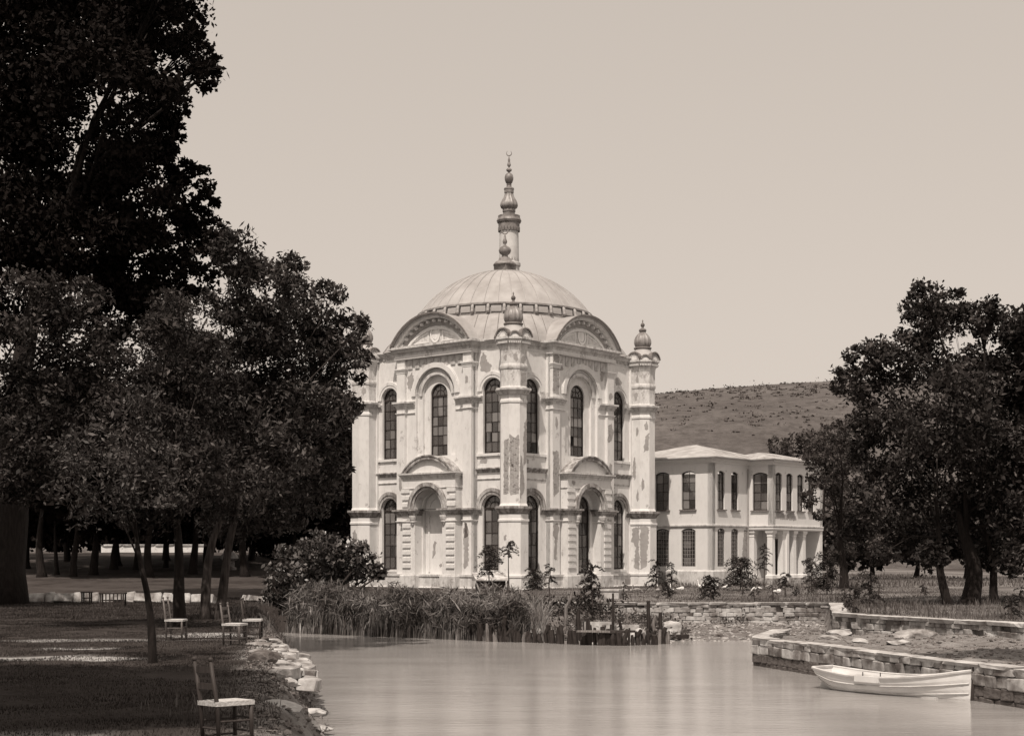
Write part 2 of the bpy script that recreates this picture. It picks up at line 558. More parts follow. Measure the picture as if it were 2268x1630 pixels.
gx = lines([(-900, -300, 60), (-300, -60, 12), (-60, -18, 2.0), (-18, 22, .28), (22, 60, 2.0), (60, 300, 12), (300, 901, 60)])
gy = lines([(-40, 8, 3.0), (8, 62, .28), (62, 120, 1.6), (120, 400, 14), (400, 3001, 130)])
GX, GY = np.meshgrid(gx, gy)
GZ = ground_z(GX, GY)
nx, ny = len(gx), len(gy)
vv = np.stack([GX, GY, GZ], -1).reshape(-1, 3)
ii = np.arange(nx * ny).reshape(ny, nx)
quads = np.stack([ii[:-1, :-1], ii[:-1, 1:], ii[1:, 1:], ii[1:, :-1]], -1).reshape(-1, 4)
me = bpy.data.meshes.new('ground')
me.vertices.add(len(vv)); me.vertices.foreach_set('co', vv.astype(np.float32).ravel())
me.loops.add(quads.size); me.loops.foreach_set('vertex_index', quads.astype(np.int32).ravel())
me.polygons.add(len(quads))
me.polygons.foreach_set('loop_start', np.arange(0, quads.size, 4, dtype=np.int32))
me.polygons.foreach_set('loop_total', np.full(len(quads), 4, dtype=np.int32))
me.update(calc_edges=True)
me.polygons.foreach_set('use_smooth', np.ones(len(quads), bool))
xf, yf = vv[:, 0], vv[:, 1]
inw = inside(xf, yf, WPOLY); dw = pdist(xf, yf, WPOLY)
soil = np.zeros(len(vv)); mud = np.zeros(len(vv)); path = np.zeros(len(vv))
pl = inside(xf, yf, PLAT) & ~inside(xf, yf, TERR)
soil[pl] = .92
terr = inside(xf, yf, TERR)
soil = np.where(terr, np.clip(.5 + .6 * fnoise(xf, yf, .55, 3), .15, .95), soil)
strip = (yf > 46) & (xf > -2) & ~inside(xf, yf, TERR) & (yf < 58)
mud[strip] = 1.0; mud[inw] = 1.0
lb = (xf < 3) & (yf < 50) & (~inw)
soil = np.maximum(soil, np.where(lb, sstep(1.9, .9, dw + .35 * fnoise(xf, yf, 1.7)), 0))
path = np.maximum(path, np.where(lb, sstep(.15, .55, fnoise(xf, yf, .9, 4)) * sstep(1.5, 1.0, dw) * sstep(.25, .5, dw) * .6, 0))
# worn bare patches on the lawn under the trees
lp = (xf < -3) & (yf < 60)
def patch_w(cx, cy, rx, ry):
    q = np.hypot((xf - cx) / rx, (yf - cy) / ry) + .35 * fnoise(xf, yf, 1.3, 2)
    return sstep(1.1, .7, q)
for cx, cy, rx, ry, k in ((-9.8, 26.6, 3.6, .7, .9), (-8.8, 29.6, .75, .55, .9), (-9.6, 32.6, 4.0, .45, .6), (-7.2, 34.6, 1.2, .9, .9),
                          (-4.75, 30.6, .5, 1.9, .95), (-4.5, 27.6, .5, 1.2, .8), (-2.5, 16.4, .6, .8, .9), (-8.0, 15.1, 4, .6, .45)):
    path = np.maximum(path, np.where(lp, k * patch_w(cx, cy, rx, ry), 0))
colr = np.stack([soil, mud, path, np.ones(len(vv))], -1)
ca = me.color_attributes.new('kind', 'FLOAT_COLOR', 'POINT')
ca.data.foreach_set('color', colr.astype(np.float32).ravel())
me.materials.append(MATS['ground'])
tag(link('ground', me), kind='structure')
def gz(x, y): return float(ground_z(np.array([x]), np.array([y]))[0])

wm = MB(); wm.add([(-11, -20, 0), (45, -20, 0), (45, 60, 0), (-11, 60, 0)], [(0, 1, 2, 3)])
water = tag(wm.build('water', 'water'), kind='structure'); water.location = (0, 0, WATER_Z)

# the hill behind
hx = np.linspace(-620, 900, 190); hy = np.linspace(190, 1150, 110)
HX, HY = np.meshgrid(hx, hy)
def hill_z(x, y):
    u = np.clip((y - 215) / (720 - 215), 0, 1.6)
    ridge = 83.2 + 3.5 * np.sin(x / 160.0) + np.where(x < 180, -((180 - x) / 260.0) ** 2 * 22, 0) + np.where(x > 230, -((x - 230) / 300) ** 2 * 10, 0)
    prof = np.where(u < 1, u ** 1.15 * (1.0 + .28 * np.sin(u * PI)), 1 - .25 * (u - 1))
    z = -1.5 + ridge * np.minimum(prof, 1.03)
    return z + .9 * fnoise(x, y, .018) * np.clip(u * 2, 0, 1) + .25 * fnoise(x, y, .07, 2) * np.clip(u * 2, 0, 1)
HZ = hill_z(HX, HY)
hv = np.stack([HX, HY, HZ], -1).reshape(-1, 3); ii = np.arange(len(hv)).reshape(len(hy), len(hx))
hq = np.stack([ii[:-1, :-1], ii[:-1, 1:], ii[1:, 1:], ii[1:, :-1]], -1).reshape(-1, 4)
me = bpy.data.meshes.new('hill'); me.from_pydata(hv.tolist(), [], hq.tolist())
me.polygons.foreach_set('use_smooth', np.ones(len(hq), bool)); me.materials.append(MATS['hillside'])
tag(link('hill', me), kind='structure')
# low scrub on the hill, one mass
sx = rng.uniform(-40, 420, 9000); sy = 250 + 480 * rng.uniform(0, 1, 9000) ** .8
keep = fnoise(sx, sy, .025, 3) + rng.uniform(-.8, .8, 9000) > .32
sx, sy = sx[keep], sy[keep]; sz = hill_z(sx, sy)
pts = []
for a, b, c in zip(sx, sy, sz):
    r_ = abs(rnd.gauss(0, 1)) ** 1.5 * .5 + .25
    q = rng.normal(size=(15, 3)) * np.array([r_, r_, r_ * .42]); q[:, 2] = np.abs(q[:, 2])
    pts.append(q + np.array([a, b, c]))
pts = np.concatenate(pts)
tag(link('hill_scrub', np_mesh('hill_scrub', leaf_verts(pts, .6, 1.4), 4, 'leaf_scrub')),
    'low dark scrub dotting the bare hillside', 'scrub', kind='stuff')

# ------------------------------------------------------------------ masonry along the water
def rock_mesh(seed, name, mat, sub=1, flat=.7):
    """a broken, faceted stone: a ball cut by random planes and roughened"""
    bm = bmesh.new(); bmesh.ops.create_icosphere(bm, subdivisions=sub + 1, radius=.5)
    r_ = random.Random(seed)
    cuts = []
    for i in range(9):
        n_ = Vector((r_.gauss(0, 1), r_.gauss(0, 1), r_.gauss(0, .8))).normalized(); cuts.append((n_, r_.uniform(.26, .42)))
    for v in bm.verts:
        for n_, dd in cuts:
            e = v.co.dot(n_) - dd
            if e > 0: v.co -= n_ * e
        v.co += v.co.normalized() * .05 * noise.noise(v.co * 6 + Vector((seed * 3.1, 0, 0)))
        v.co = Vector((v.co.x * 1.15, v.co.y * 1.15, v.co.z * flat * 1.15))
    me = bpy.data.meshes.new(name); bm.to_mesh(me); bm.free(); me.materials.append(MATS[mat])
    return me
def block_mesh(seed, name, mat):
    """one roughly squared stone, 1 x 1 x 1, with worn corners"""
    bm = bmesh.new(); bmesh.ops.create_cube(bm, size=1)
    r_ = random.Random(seed)
    for v in bm.verts:
        v.co += Vector((r_.uniform(-.09, .09), r_.uniform(-.12, .12), r_.uniform(-.12, .12)))
    bmesh.ops.bevel(bm, geom=list(bm.edges), offset=.09, segments=1, affect='EDGES')
    me = bpy.data.meshes.new(name); bm.to_mesh(me); bm.free(); me.materials.append(MATS[mat])
    return me
BLK = [block_mesh(i, 'stone', ('stone_pale', 'stone_grey', 'stone_pale', 'stone_grey', 'stone_pale')[i % 5]) for i in range(10)]
BLK_WET = [block_mesh(40 + i, 'stone', 'stone_dark') for i in range(4)]
COP = [block_mesh(60 + i, 'coping_stone', 'coping') for i in range(5)]
def masonry(name, label, p0, p1, z0, z1, hrow, lmin, lmax, coping=.09, rough=.03, thick=.4, wet=None, over=.08, skip=0.0, sag=0.0):
    """a wall of separate stones between two plan points; its face looks to the right of p0->p1"""
    p0 = Vector(p0); p1 = Vector(p1); L = (p1 - p0).length; d = (p1 - p0).normalized()
    M = Matrix(((d.x, -d.y, 0, p0.x), (d.y, d.x, 0, p0.y), (0, 0, 1, 0), (0, 0, 0, 1)))
    root = empty(name, label, 'wall', (p0.x, p0.y, z0), math.atan2(d.y, d.x))
    MB().box(0, L, .10, thick, 0, z1 - z0 - .02).build('core', 'mortar', root)
    z = 0.0
    H = z1 - z0
    while z < H - .04:
        h = min(hrow * rnd.uniform(.8, 1.2), H - z)
        if H - z - h < .07: h = H - z
        x = -rnd.uniform(0, lmin * .5)
        while x < L:
            l = rnd.uniform(lmin, lmax)
            a, b = max(x, 0), min(x + l, L)
            x += l
            if b - a < .06 or rnd.random() < skip: continue
            wetrow = wet is not None and z0 + z + h * .5 < wet
            me = rnd.choice(BLK_WET if wetrow else BLK)
            o = link('stone', me, root)
            t = .16 + rnd.uniform(-rough, rough)
            o.matrix_local = T(((a + b) / 2, .13 - t / 2 + .0, z + h / 2)) @ Matrix.Rotation(rnd.uniform(-.025, .025), 4, 'Y') @ Matrix.Diagonal(((b - a) * .985, t, h * .96, 1))
        z += h
    if coping:
        x = 0
        while x < L:
            l = rnd.uniform(.7, 1.3)
            b = min(x + l, L)
            if rnd.random() > .06:
                o = link('coping_stone', rnd.choice(COP), root)
                o.matrix_local = T(((x + b) / 2, thick / 2 - over / 2, H + coping / 2 - .01 + rnd.uniform(-.012, .012) - sag * rnd.random())) @ Matrix.Rotation(rnd.uniform(-.012, .012), 4, 'X') @ Matrix.Diagonal(((b - x) * .99, thick + over, coping, 1))
            x = b
    return root
masonry('terrace_wall', 'long rubble retaining wall with pale coping below the mosque terrace', (.2, 57.2), (12.4, 57.15), -1.0, -.02, .17, .22, .48, coping=.10, skip=.05)
masonry('garden_wall', 'low rubble wall with thick pale coping above the earth platform', (10.15, 46.2), (13.6, 38.85), -.55, -.02, .19, .25, .5, coping=.12, skip=.12, over=.12)
masonry('garden_wall', 'short wall joining the garden wall to the long terrace wall', (12.45, 57.1), (10.2, 46.25), -1.0, -.02, .19, .25, .5, coping=.10, skip=.08)
masonry('garden_wall', 'continuation of the low coped wall running out of the picture at right', (13.6, 38.85), (18.0, 29.2), -.55, -.02, .19, .25, .5, coping=.12, skip=.12, over=.12)
masonry('quay_wall', 'ashlar quay wall with broken coping behind the moored rowing boat', (6.34, 38.6), (12.6, 17.7), -1.35, -.30, .21, .30, .72, coping=.08, wet=-.74, over=.05, rough=.02, sag=.04)
masonry('quay_end', 'short return wall at the outer corner of the stone quay', (7.55, 42.0), (6.36, 38.66), -1.35, -.30, .26, .38, .8, coping=.09, wet=-.8, over=.05, rough=.02)
# kerb of stones at the back of the left lawn
def kerb(name, label, pts, h, w, group=None):
    root = empty(name, label, 'kerb', (pts[0][0], pts[0][1], gz(*pts[0])))
    o0 = Vector((pts[0][0], pts[0][1], gz(*pts[0])))
    for (a, b) in zip(pts[:-1], pts[1:]):
        a = Vector(a); b = Vector(b); L = (b - a).length; d = (b - a).normalized(); x = 0
        while x < L:
            l = rnd.uniform(.35, .8); q = a + d * min(x + l / 2, L)
            o = link('stone', rnd.choice(BLK[:8]), root)
            o.matrix_local = T((q.x - o0.x, q.y - o0.y, gz(q.x, q.y) - o0.z + h * .35)) @ RZ(math.atan2(d.y, d.x) + rnd.uniform(-.05, .05)) @ Matrix.Rotation(R(-24), 4, 'X') @ Matrix.Diagonal((l * .97, w, h * rnd.uniform(.8, 1.15), 1))
            x += l
    return root
kerb('stone_kerb', 'sloping line of pale kerb stones at the back of the shaded lawn', [(-19.6, 59.6), (-15.5, 59.2), (-12.0, 58.2)], .40, .45)
kerb('stone_kerb', 'short sunlit kerb of flat stones beside the glossy bush', [(-11.0, 60.5), (-9.6, 58.5)], .25, .45)
# far bright wall seen between the trunks
fw = empty('field_wall', 'sunlit low white wall far beyond the left trees', 'wall', (-42, 150, 2.2))
MB().box(0, 10.5, 0, .5, -1.0, .75).build('wall', 'plaster', fw)
x = 0
while x < 10.5:
    l = rnd.uniform(1.2, 2.4); o = link('coping_stone', rnd.choice(COP), fw)
    o.matrix_local = T((x + l / 2, .25, .83)) @ Matrix.Diagonal((l, .7, .2, 1)); x += l
# loose stones of the broken left bank and the mud
RK = [rock_mesh(i, 'bank_stone', ('stone_pale', 'stone_grey', 'stone_pale', 'stone_dark')[i % 4], 2, (.35, .5, .28, .6)[i % 4]) for i in range(8)]
def stone_at(x, y, s, dz=0.0, k=None, label='', group=None, name='bank_stone', asp=1.0, rot=None):
    o = link(name, RK[k if k is not None else rnd.randrange(8)])
    o.location = (x, y, gz(x, y) + dz); o.scale = (s * asp, s, s)
    o.rotation_euler = (rnd.uniform(-.15, .15), rnd.uniform(-.15, .15), rnd.uniform(0, 6) if rot is None else rot)
    return tag(o, label, 'stone', group)
GB = 'stones of the broken left bank'
SLB = [block_mesh(90 + i, 'edge_stone', ('stone_pale', 'stone_grey', 'stone_pale', 'coping')[i % 4]) for i in range(6)]
y_ = 25.9; si = 0
while y_ < 33.0:
    xw = float(np.interp(y_, [25, 30, 36], [-3.05, -3.9, -4.9])); lx = 0.0
    dl = rnd.uniform(.35, .75)
    while lx < .95:
        wv = rnd.uniform(.22, .55)
        o = link('edge_stone', SLB[rnd.randrange(6)]); si += 1
        xx = xw - .22 - lx - wv / 2
        o.location = (xx, y_ + dl / 2, -.15 - .60 * max(0, .5 - lx) + rnd.uniform(-.05, .03)); o.scale = (wv * rnd.uniform(.85, 1.05), dl * rnd.uniform(.85, 1.1), rnd.uniform(.12, .24))
        o.rotation_euler = (rnd.uniform(-.05, .05), .16 * max(0, .6 - lx) + rnd.uniform(-.04, .04), rnd.uniform(-.3, .3) + .17)
        tag(o, 'flat pale slab paving the sunlit bank edge by the chairs, ' + ('on the water side' if lx < .3 else 'on the lawn side'), 'stone', 'pale slabs of the bank edge')
        lx += wv
    y_ += dl
stone_at(-4.5, 26.6, .55, .02, 3, 'dark square block where the lawn shade meets the bank', GB)
stone_at(-3.45, 24.6, .38, -.05, 0, 'long pale stone jutting over the water at the bank', GB, asp=1.7, rot=.3)
stone_at(-2.75, 20.9, .36, -.05, 2, 'pale curved slab at the waterline below the shaded lawn', GB, asp=2.0, rot=.5)
stone_at(-2.4, 18.6, .36, -.05, 0, 'pale ledge stone at the bottom edge of the left bank', GB, asp=1.8, rot=.2)
for i in range(24):
    y = rnd.uniform(17.5, 34); t_ = rnd.random()
    xe = np.interp(y, [8, 14, 20, 25, 30, 36], [-.4, -1.2, -2.15, -3.05, -3.9, -4.9])
    stone_at(xe - .1 - 1.2 * t_, y, rnd.uniform(.18, .5), rnd.uniform(-.06, .03), None, 'small rough stone half buried in the left bank', GB, asp=rnd.uniform(1, 1.9), rot=rnd.uniform(-.5, .8))
for i in range(26):
    x = rnd.uniform(5.6, 10.5); y = rnd.uniform(50.0, 56.5)
    if pdist(np.array([x]), np.array([y]), WPOLY)[0] < .3 or inside(np.array([x]), np.array([y]), WPOLY)[0]: continue
    stone_at(x, y, rnd.uniform(.15, .42), -.03, None, 'fallen rubble stone on the mud below the terrace wall', 'rubble on the mud', 'rubble_stone')
for i, (x, y, s) in enumerate(((8.3, 38.2, .42), (8.9, 37.4, .45), (9.8, 36.8, .35), (9.3, 35.6, .38), (9.0, 40.4, .5), (11.2, 40.6, .75), (10.6, 39.9, .6))):
    stone_at(x, y, s, .03, (0, 2, 0, 2, 0, 1, 5)[i], ('pale loose stone on the earth platform behind the quay',) [0] if s < .55 else ('larger upright block leaning by the low garden wall' if s > .7 else 'smaller block lying left of the upright one by the garden wall'), 'loose stones on the platform', 'loose_stone', asp=1.5)

# crumbs of earth and small stones that roughen the bare ground
def clods(name, label, x, y, s0, s1, mat):
    bm = bmesh.new(); bmesh.ops.create_icosphere(bm, subdivisions=1, radius=.5)
    base = np.array([v.co[:] for v in bm.verts]); tri = np.array([[v.index for v in f.verts] for f in bm.faces]); bm.free()
    n = len(x); s = rng.uniform(s0, s1, n) * rng.uniform(.5, 1, n)
    v = base[None] * (1 + .35 * rng.normal(size=(n, len(base), 1))) * s[:, None, None] * np.array([1.2, 1.2, .7])
    v = v + np.stack([x, y, ground_z(x, y)], -1)[:, None, :]
    tag(link(name, np_mesh(name, v[:, tri].reshape(-1, 3), 3, mat)), label, 'soil', kind='stuff')
def apts(n, x0, x1, y0, y1, ok):
    x = rng.uniform(x0, x1, n); y = rng.uniform(y0, y1, n); m = ok(x, y); return x[m], y[m]
x, y = apts(5200, 6, 19, 27, 46, lambda x, y: inside(x, y, PLAT) & (pdist(x, y, WPOLY) > .5)); clods('platform_clods', 'crumbled earth strewn over the platform behind the quay', x, y, .03, .13, 'bank_soil')
x, y = apts(17000, -6.5, -1, 14, 50, lambda x, y: (~inside(x, y, WPOLY)) & (pdist(x, y, WPOLY) < 1.5)); clods('bank_clods', 'crumbled earth and grit on the broken left bank', x, y, .02, .09, 'bank_soil')
x, y = apts(2600, 2, 12.2, 46, 57, lambda x, y: (~inside(x, y, WPOLY)) & (~inside(x, y, TERR))); clods('mud_clods', 'stones and lumps of drying mud below the terrace wall', x, y, .04, .20, 'stone_grey')
# ------------------------------------------------------------------ the mosque
WL, WR = 12.2, 12.85
MC = Vector((-.45, 92.85, -.15))
ALPHA = R(40.1)
mosque = empty('mosque', 'domed white plaster mosque with peeling walls, four corner turrets and arched windows', 'mosque', MC, -ALPHA)
FAC = [RZ(k * PI / 2) @ T((0, -h, 0)) for k, h in enumerate((WR / 2, WL / 2, WR / 2, WL / 2))]
FW = [WL, WR, WL, WR]
ZO = .15     # local z of world zero
def part(name, mb, mat, M=None, parent=None, smooth=False):
    return mb.build(name, mat, parent or mosque, M, smooth)

PANES = {}
def pane_mesh(w, h):
    q_ = rnd.random(); gm = 'glass' if q_ < .6 else ('glass_refl' if q_ < .85 else 'glass_clear')
    key = (round(w, 3), round(h, 3), gm)
    if key not in PANES:
        PANES[key] = MB().box(-w / 2, w / 2, -.004, .004, -h / 2, h / 2).mesh('pane', gm)
    return PANES[key]
def arched_window(parent, M, cx, y, z0, zs, r, cols=3, rows=5, missing=(), detail=True):
    """round headed window: frame (object), muntins and panes (its children)"""
    fr = MB().band(cx, zs, r - .07, r + .01, y - .05, y + .05, leg=z0, n=14)
    fr.box(cx - r, cx + r, y - .05, y + .05, z0, z0 + .09)
    fr.box(cx - r + .07, cx + r - .07, y - .045, y + .045, zs - .06, zs + .04)
    w = fr.build('window', 'window_wood', parent, M)
    if not detail: return w
    iw = 2 * (r - .07); cw = iw / cols; zt = zs - .06; zb = z0 + .09; rh = (zt - zb) / rows
    mu = MB()
    for c in range(1, cols):
        mu.box(cx - iw / 2 + c * cw - .018, cx - iw / 2 + c * cw + .018, y - .02, y + .02, zb, zt)
    for q in range(1, rows):
        mu.box(cx - iw / 2, cx + iw / 2, y - .021, y + .021, zb + q * rh - .018, zb + q * rh + .018)
    mu.build('muntins', 'window_wood', w)
    fan = MB().band(cx, zs + .04, (r - .07) * .48, (r - .07) * .55, y - .02, y + .02, n=10)
    for k in range(1, 4):
        a = PI * k / 4
        Mx = T((cx, y, zs + .04)) @ Matrix.Rotation(-(a - PI / 2), 4, 'Y')
        fan.box(-.016, .016, -.019, .019, .0 if k == 2 else (r - .07) * .5, r - .08, Mx)
    fan.build('fan_tracery', 'window_wood', w)
    for c in range(cols):
        for q in range(rows):
            if (c, q) in missing: continue
            o = link('pane', pane_mesh(cw - .03, rh - .03), w)
            o.matrix_local = T((cx - iw / 2 + (c + .5) * cw, y + .008, zb + (q + .5) * rh)) @ Matrix.Rotation(rnd.uniform(-.035, .035), 4, 'X') @ Matrix.Rotation(rnd.uniform(-.035, .035), 4, 'Z')
    MB().slab(arch_hole(cx, zs + .045, zs + .05, r - .075, 12), [], y + .003, y + .01).build('fan_pane', 'glass', w)
    return w

AH = 3.05                      # half width of the projecting centre of each side
Z_PL, Z_I0, Z_I1, Z_STR, Z_SILL = .96, 4.48, 4.86, 6.98, 8.05
Z_J0, Z_J1 = 11.05, 11.42
Z_WS = 11.68                   # springing of the upper windows
Z_C0, Z_C1 = 14.0, 14.72
def bay_frame(W, sgn):
    """frame of the set-back bay between the centre and a corner turret; local x from its left end"""
    xa, ya = AH, .35
    xb, yb = W / 2 - .60, .47
    L = math.hypot(xb - xa, yb - ya); a = math.atan2(yb - ya, xb - xa)
    if sgn > 0: return T((xa, ya, 0)) @ RZ(a), L
    return T((-xb, yb, 0)) @ RZ(-a), L
def cornice_prof(z0, z1, o, inn=-.35):
    h = z1 - z0
    return [(inn, z0), (o * .18, z0), (o * .22, z0 + h * .25), (o * .55, z0 + h * .42), (o * .62, z0 + h * .62), (o, z0 + h * .74), (o, z1), (inn, z1 + .02)]
def facade(k, front, blind):
    M = FAC[k]; W = FW[k]
    rr = random.Random(k)
    # --- centre, upper storey: stepped arch orders
    out_r = [(-AH, Z_SILL - 1.2), (AH, Z_SILL - 1.2), (AH, Z_C0), (-AH, Z_C0)]
    hole = lambda r, cz=11.72: arch_hole(0, Z_SILL, cz, r, 20)
    part('wall', MB().slab(out_r, [hole(1.60)], 0.0, .16), 'plaster', M)
    part('wall', MB().slab([(-2.3, Z_SILL - .6), (2.3, Z_SILL - .6), (2.3, 13.6), (-2.3, 13.6)], [hole(1.18)], .16, .32), 'plaster', M)
    part('wall', MB().slab([(-AH, -.2), (AH, -.2), (AH, Z_C0 - .05), (-AH, Z_C0 - .05)], [hole(.69), arch_hole(0, 1.0, 4.86, .80, 16)] if not blind else [hole(.69)], .32, .62), 'plaster', M)
    part('wall', MB().slab([(-AH, -.2), (AH, -.2), (AH, Z_SILL - 1.2), (-AH, Z_SILL - 1.2)], [arch_hole(0, .2, 4.86, 1.02 if blind else .82, 16)], 0.0, .32), 'plaster', M)
    if front:
        part('archivolt', MB().band(0, 11.72, 1.62, 1.92, -.10, .02, n=28).band(0, 11.72, 1.74, 1.98, -.055, .012, n=28), 'plaster', M)
        part('archivolt', MB().band(0, 11.72, 1.20, 1.40, .06, .17, n=26).band(0, 11.72, 1.46, 1.53, .09, .17, n=26), 'plaster_worn', M)
        part('window_sill', MB().box(-.95, .95, .12, .42, Z_SILL - .14, Z_SILL), 'plaster', M)
    arched_window(mosque, M, 0, .46, Z_SILL, Z_WS, .69, 3, 6, missing=((0, 1),) if k == 1 else (), detail=front)
    # --- pilasters, returns, imposts
    for s in (-1, 1):
        x0, x1 = (2.38, AH) if s > 0 else (-AH, -2.38)
        part('pilaster', MB().box(x0, x1, -.20, .0, Z_PL, Z_C0).box(AH - .02 if s > 0 else -AH - .0, AH if s > 0 else -AH + .02, .0, .45, Z_PL, Z_C0), 'plaster', M)
        if front:
            part('capital', MB().sweep([(x0 - .02, -.02), (x0 - .02, -.202), (x1 + .02, -.202), (x1 + .02, .3)], cornice_prof(13.15, 13.45, .10)), 'plaster', M)
            xi = 1.62 if s > 0 else -2.38
            for z0, z1, mt in ((Z_I0, Z_I1, 'cornice_stone'), (Z_J0, Z_J1, 'plaster_worn')):
                if s > 0: pth = [(1.66, -.0), (2.38, -.0), (2.38, -.2), (AH, -.2), (AH, .33)]
                else: pth = [(-AH, .33), (-AH, -.2), (-2.38, -.2), (-2.38, -.0), (-1.66, -.0)]
                part('impost', MB().sweep(pth, cornice_prof(z0, z1, .22, -.05)), mt, M)
                part('impost_band', MB().sweep(pth, cornice_prof(z0 - .42, z0 - .30, .07, -.03)), 'plaster', M)
    # --- bays beside the turrets
    for s in (-1, 1):
        BM, L = bay_frame(W, s); MM = M @ BM
        cx = (W / 2 - (1.90 if W < 12.5 else 2.10)) - AH
        if s < 0: cx = L - cx
        part('wall', MB().slab([(-.05, -.2), (L + .3, -.2), (L + .3, Z_C0), (-.05, Z_C0)] if s > 0 else [(-.3, -.2), (L + .05, -.2), (L + .05, Z_C0), (-.3, Z_C0)],
             [arch_hole(cx, 1.22, 4.84, .76, 16), arch_hole(cx, Z_SILL, Z_WS, .73, 16)], 0, .36), 'plaster', MM)
        miss = ((2, 0),) if (k == 1 and s < 0) else (((0, 1),) if k == 0 and s > 0 else ())
        arched_window(mosque, MM, cx, .20, 1.22, 4.84, .76, 3, 5, missing=(), detail=front)
        arched_window(mosque, MM, cx, .20, Z_SILL, Z_WS, .73, 3, 6, missing=miss, detail=front)
        if not front: continue
        part('archivolt', MB().band(cx, 4.86, .78, 1.0, -.10, .01, n=20).band(cx, 4.86, .96, 1.16, -.14, .01, n=20), 'cornice_stone', MM)
        part('archivolt', MB().band(cx, Z_WS + .02, .76, .94, -.08, .01, n=20).band(cx, Z_WS + .02, .92, 1.10, -.11, .01, n=20), 'plaster', MM)
        lo, hi = -.02, L + .02
        part('window_sill', MB().box(lo + .02, hi, -.10, .12, Z_SILL - .16, Z_SILL - .005), 'plaster', MM)
        part('window_sill', MB().box(cx - .95, cx + .95, -.07, .12, 1.08, 1.215), 'plaster', MM)
        part('string_course', MB().sweep([(lo, .0), (hi, .0)], cornice_prof(Z_STR - .05, Z_STR + .22, .20, -.05)), 'cornice_stone', MM)
        part('string_course', MB().sweep([(lo, .0), (hi, .0)], cornice_prof(Z_STR - .52, Z_STR - .40, .06, -.03)), 'plaster_worn', MM)
        for z0, z1, mt in ((Z_I0, Z_I1, 'cornice_stone'), (Z_J0, Z_J1, 'plaster_worn')):
            rr_ = .76 if z0 < 8 else .73
            if cx - rr_ > .12: part('impost', MB().sweep([(0.0, 0), (cx - rr_ - .01, 0)], cornice_prof(z0, z1, .18, -.02)), mt, MM)
            if L - cx - rr_ > .12: part('impost', MB().sweep([(cx + rr_ + .01, 0), (L, 0)], cornice_prof(z0, z1, .18, -.02)), mt, MM)
    # --- main cornice and frieze along this side, bending into the bays
    def side_path(off=0.0):
        xb = W / 2 - .62; q = []
        for i in range(9):
            t = i / 8; q.append((AH + (xb - AH) * t, .35 + .18 * t + .26 * math.sin(PI * t)))
        right = [(AH, -.2)] + q
        return [(-x, y) for x, y in reversed(right)] + right
    pth = side_path()
    part('cornice', MB().sweep(pth, cornice_prof(Z_C0 + .2, Z_C1, .42, -.8)), 'plaster_worn', M)
    part('architrave', MB().sweep(pth, [(-.6, Z_C0 - .02), (.10, Z_C0 - .02), (.12, Z_C0 + .08), (.08, Z_C0 + .2), (-.6, Z_C0 + .22)]), 'plaster', M)
    if front:
        bk = MB().box(-.17, .17, -.07, .02, -.28, .28).mesh('frieze_panel', 'plaster_worn')
        for i in range(8):
            o = link('frieze_panel', bk, mosque); o.matrix_local = M @ T((-2.05 + i * .585, 0, 13.68))
    # --- plinth
    pp = [(-W / 2 + .3, .50), (-AH, .35), (-AH, -.2), (AH, -.2), (AH, .35), (W / 2 - .3, .50)]
    part('plinth', MB().sweep(pp, [(-.5, -1.0), (.22, -1.0), (.22, .18), (.14, .22), (.14, .78), (.20, .84), (.20, Z_PL), (-.5, Z_PL)]), 'plaster_worn', M)
    # --- segmental gable
    half = AH + .12; rise = 1.78; Rg = (half ** 2 + rise ** 2) / (2 * rise); cz = Z_C1 + rise - Rg; aa = math.asin(half / Rg)
    arc = lambda rad, n=26, a=aa: [(rad * math.sin(a - 2 * a * i / n), cz + rad * math.cos(a - 2 * a * i / n)) for i in range(n + 1)]
    vm = MB(); n = 26
    p_o = arc(Rg + .06)
    vm.add([(p[0], -.62, p[1]) for p in p_o] + [(p[0], 5.2, p[1]) for p in p_o] + [(p[0], -.62, p[1] - .09) for p in p_o] + [(p[0], 5.2, p[1] - .09) for p in p_o],
           [(i, i + 1, n + 2 + i, n + 1 + i) for i in range(n)] + [(2 * n + 2 + i, 3 * n + 3 + i, 3 * n + 4 + i, 2 * n + 3 + i) for i in range(n)] + [(i, 2 * n + 2 + i, 2 * n + 3 + i, i + 1) for i in range(n)])
    part('barrel_roof', vm, 'lead', M, smooth=False)
    if front:
        part('gable_edge', MB().band(0, cz, Rg - .02, Rg + .08, -.66, -.615, PI / 2 - aa, PI / 2 + aa, 30), 'lead_dark', M)
        g = part('gable', MB().slab(arc(Rg - .05), [], .02, .30), 'plaster_worn', M)
        MB().band(0, cz, Rg - .62, Rg - .10, -.02, .02, PI / 2 - aa * .985, PI / 2 + aa * .985, 28).build('soffit_band', 'bare_render', g)
        MB().band(0, cz, Rg - .22, Rg - .02, -.42, -.02, PI / 2 - aa, PI / 2 + aa, 30).build('hood_moulding', 'plaster', g)
        MB().band(0, cz - .08, Rg - .80, Rg - .64, -.10, .02, PI / 2 - aa * .80, PI / 2 + aa * .80, 26).build('hood_moulding', 'plaster', g)
        dm = MB().box(-.085, .085, -.20, .03, -.08, .08).mesh('dentil', 'plaster')
        nd = 13
        for i in range(nd):
            a = -aa * .88 + 2 * aa * .88 * i / (nd - 1)
            o = link('dentil', dm, g); o.matrix_local = T(((Rg - .36) * math.sin(a), -.02, cz + (Rg - .36) * math.cos(a))) @ Matrix.Rotation(a, 4, 'Y')
        md = MB()
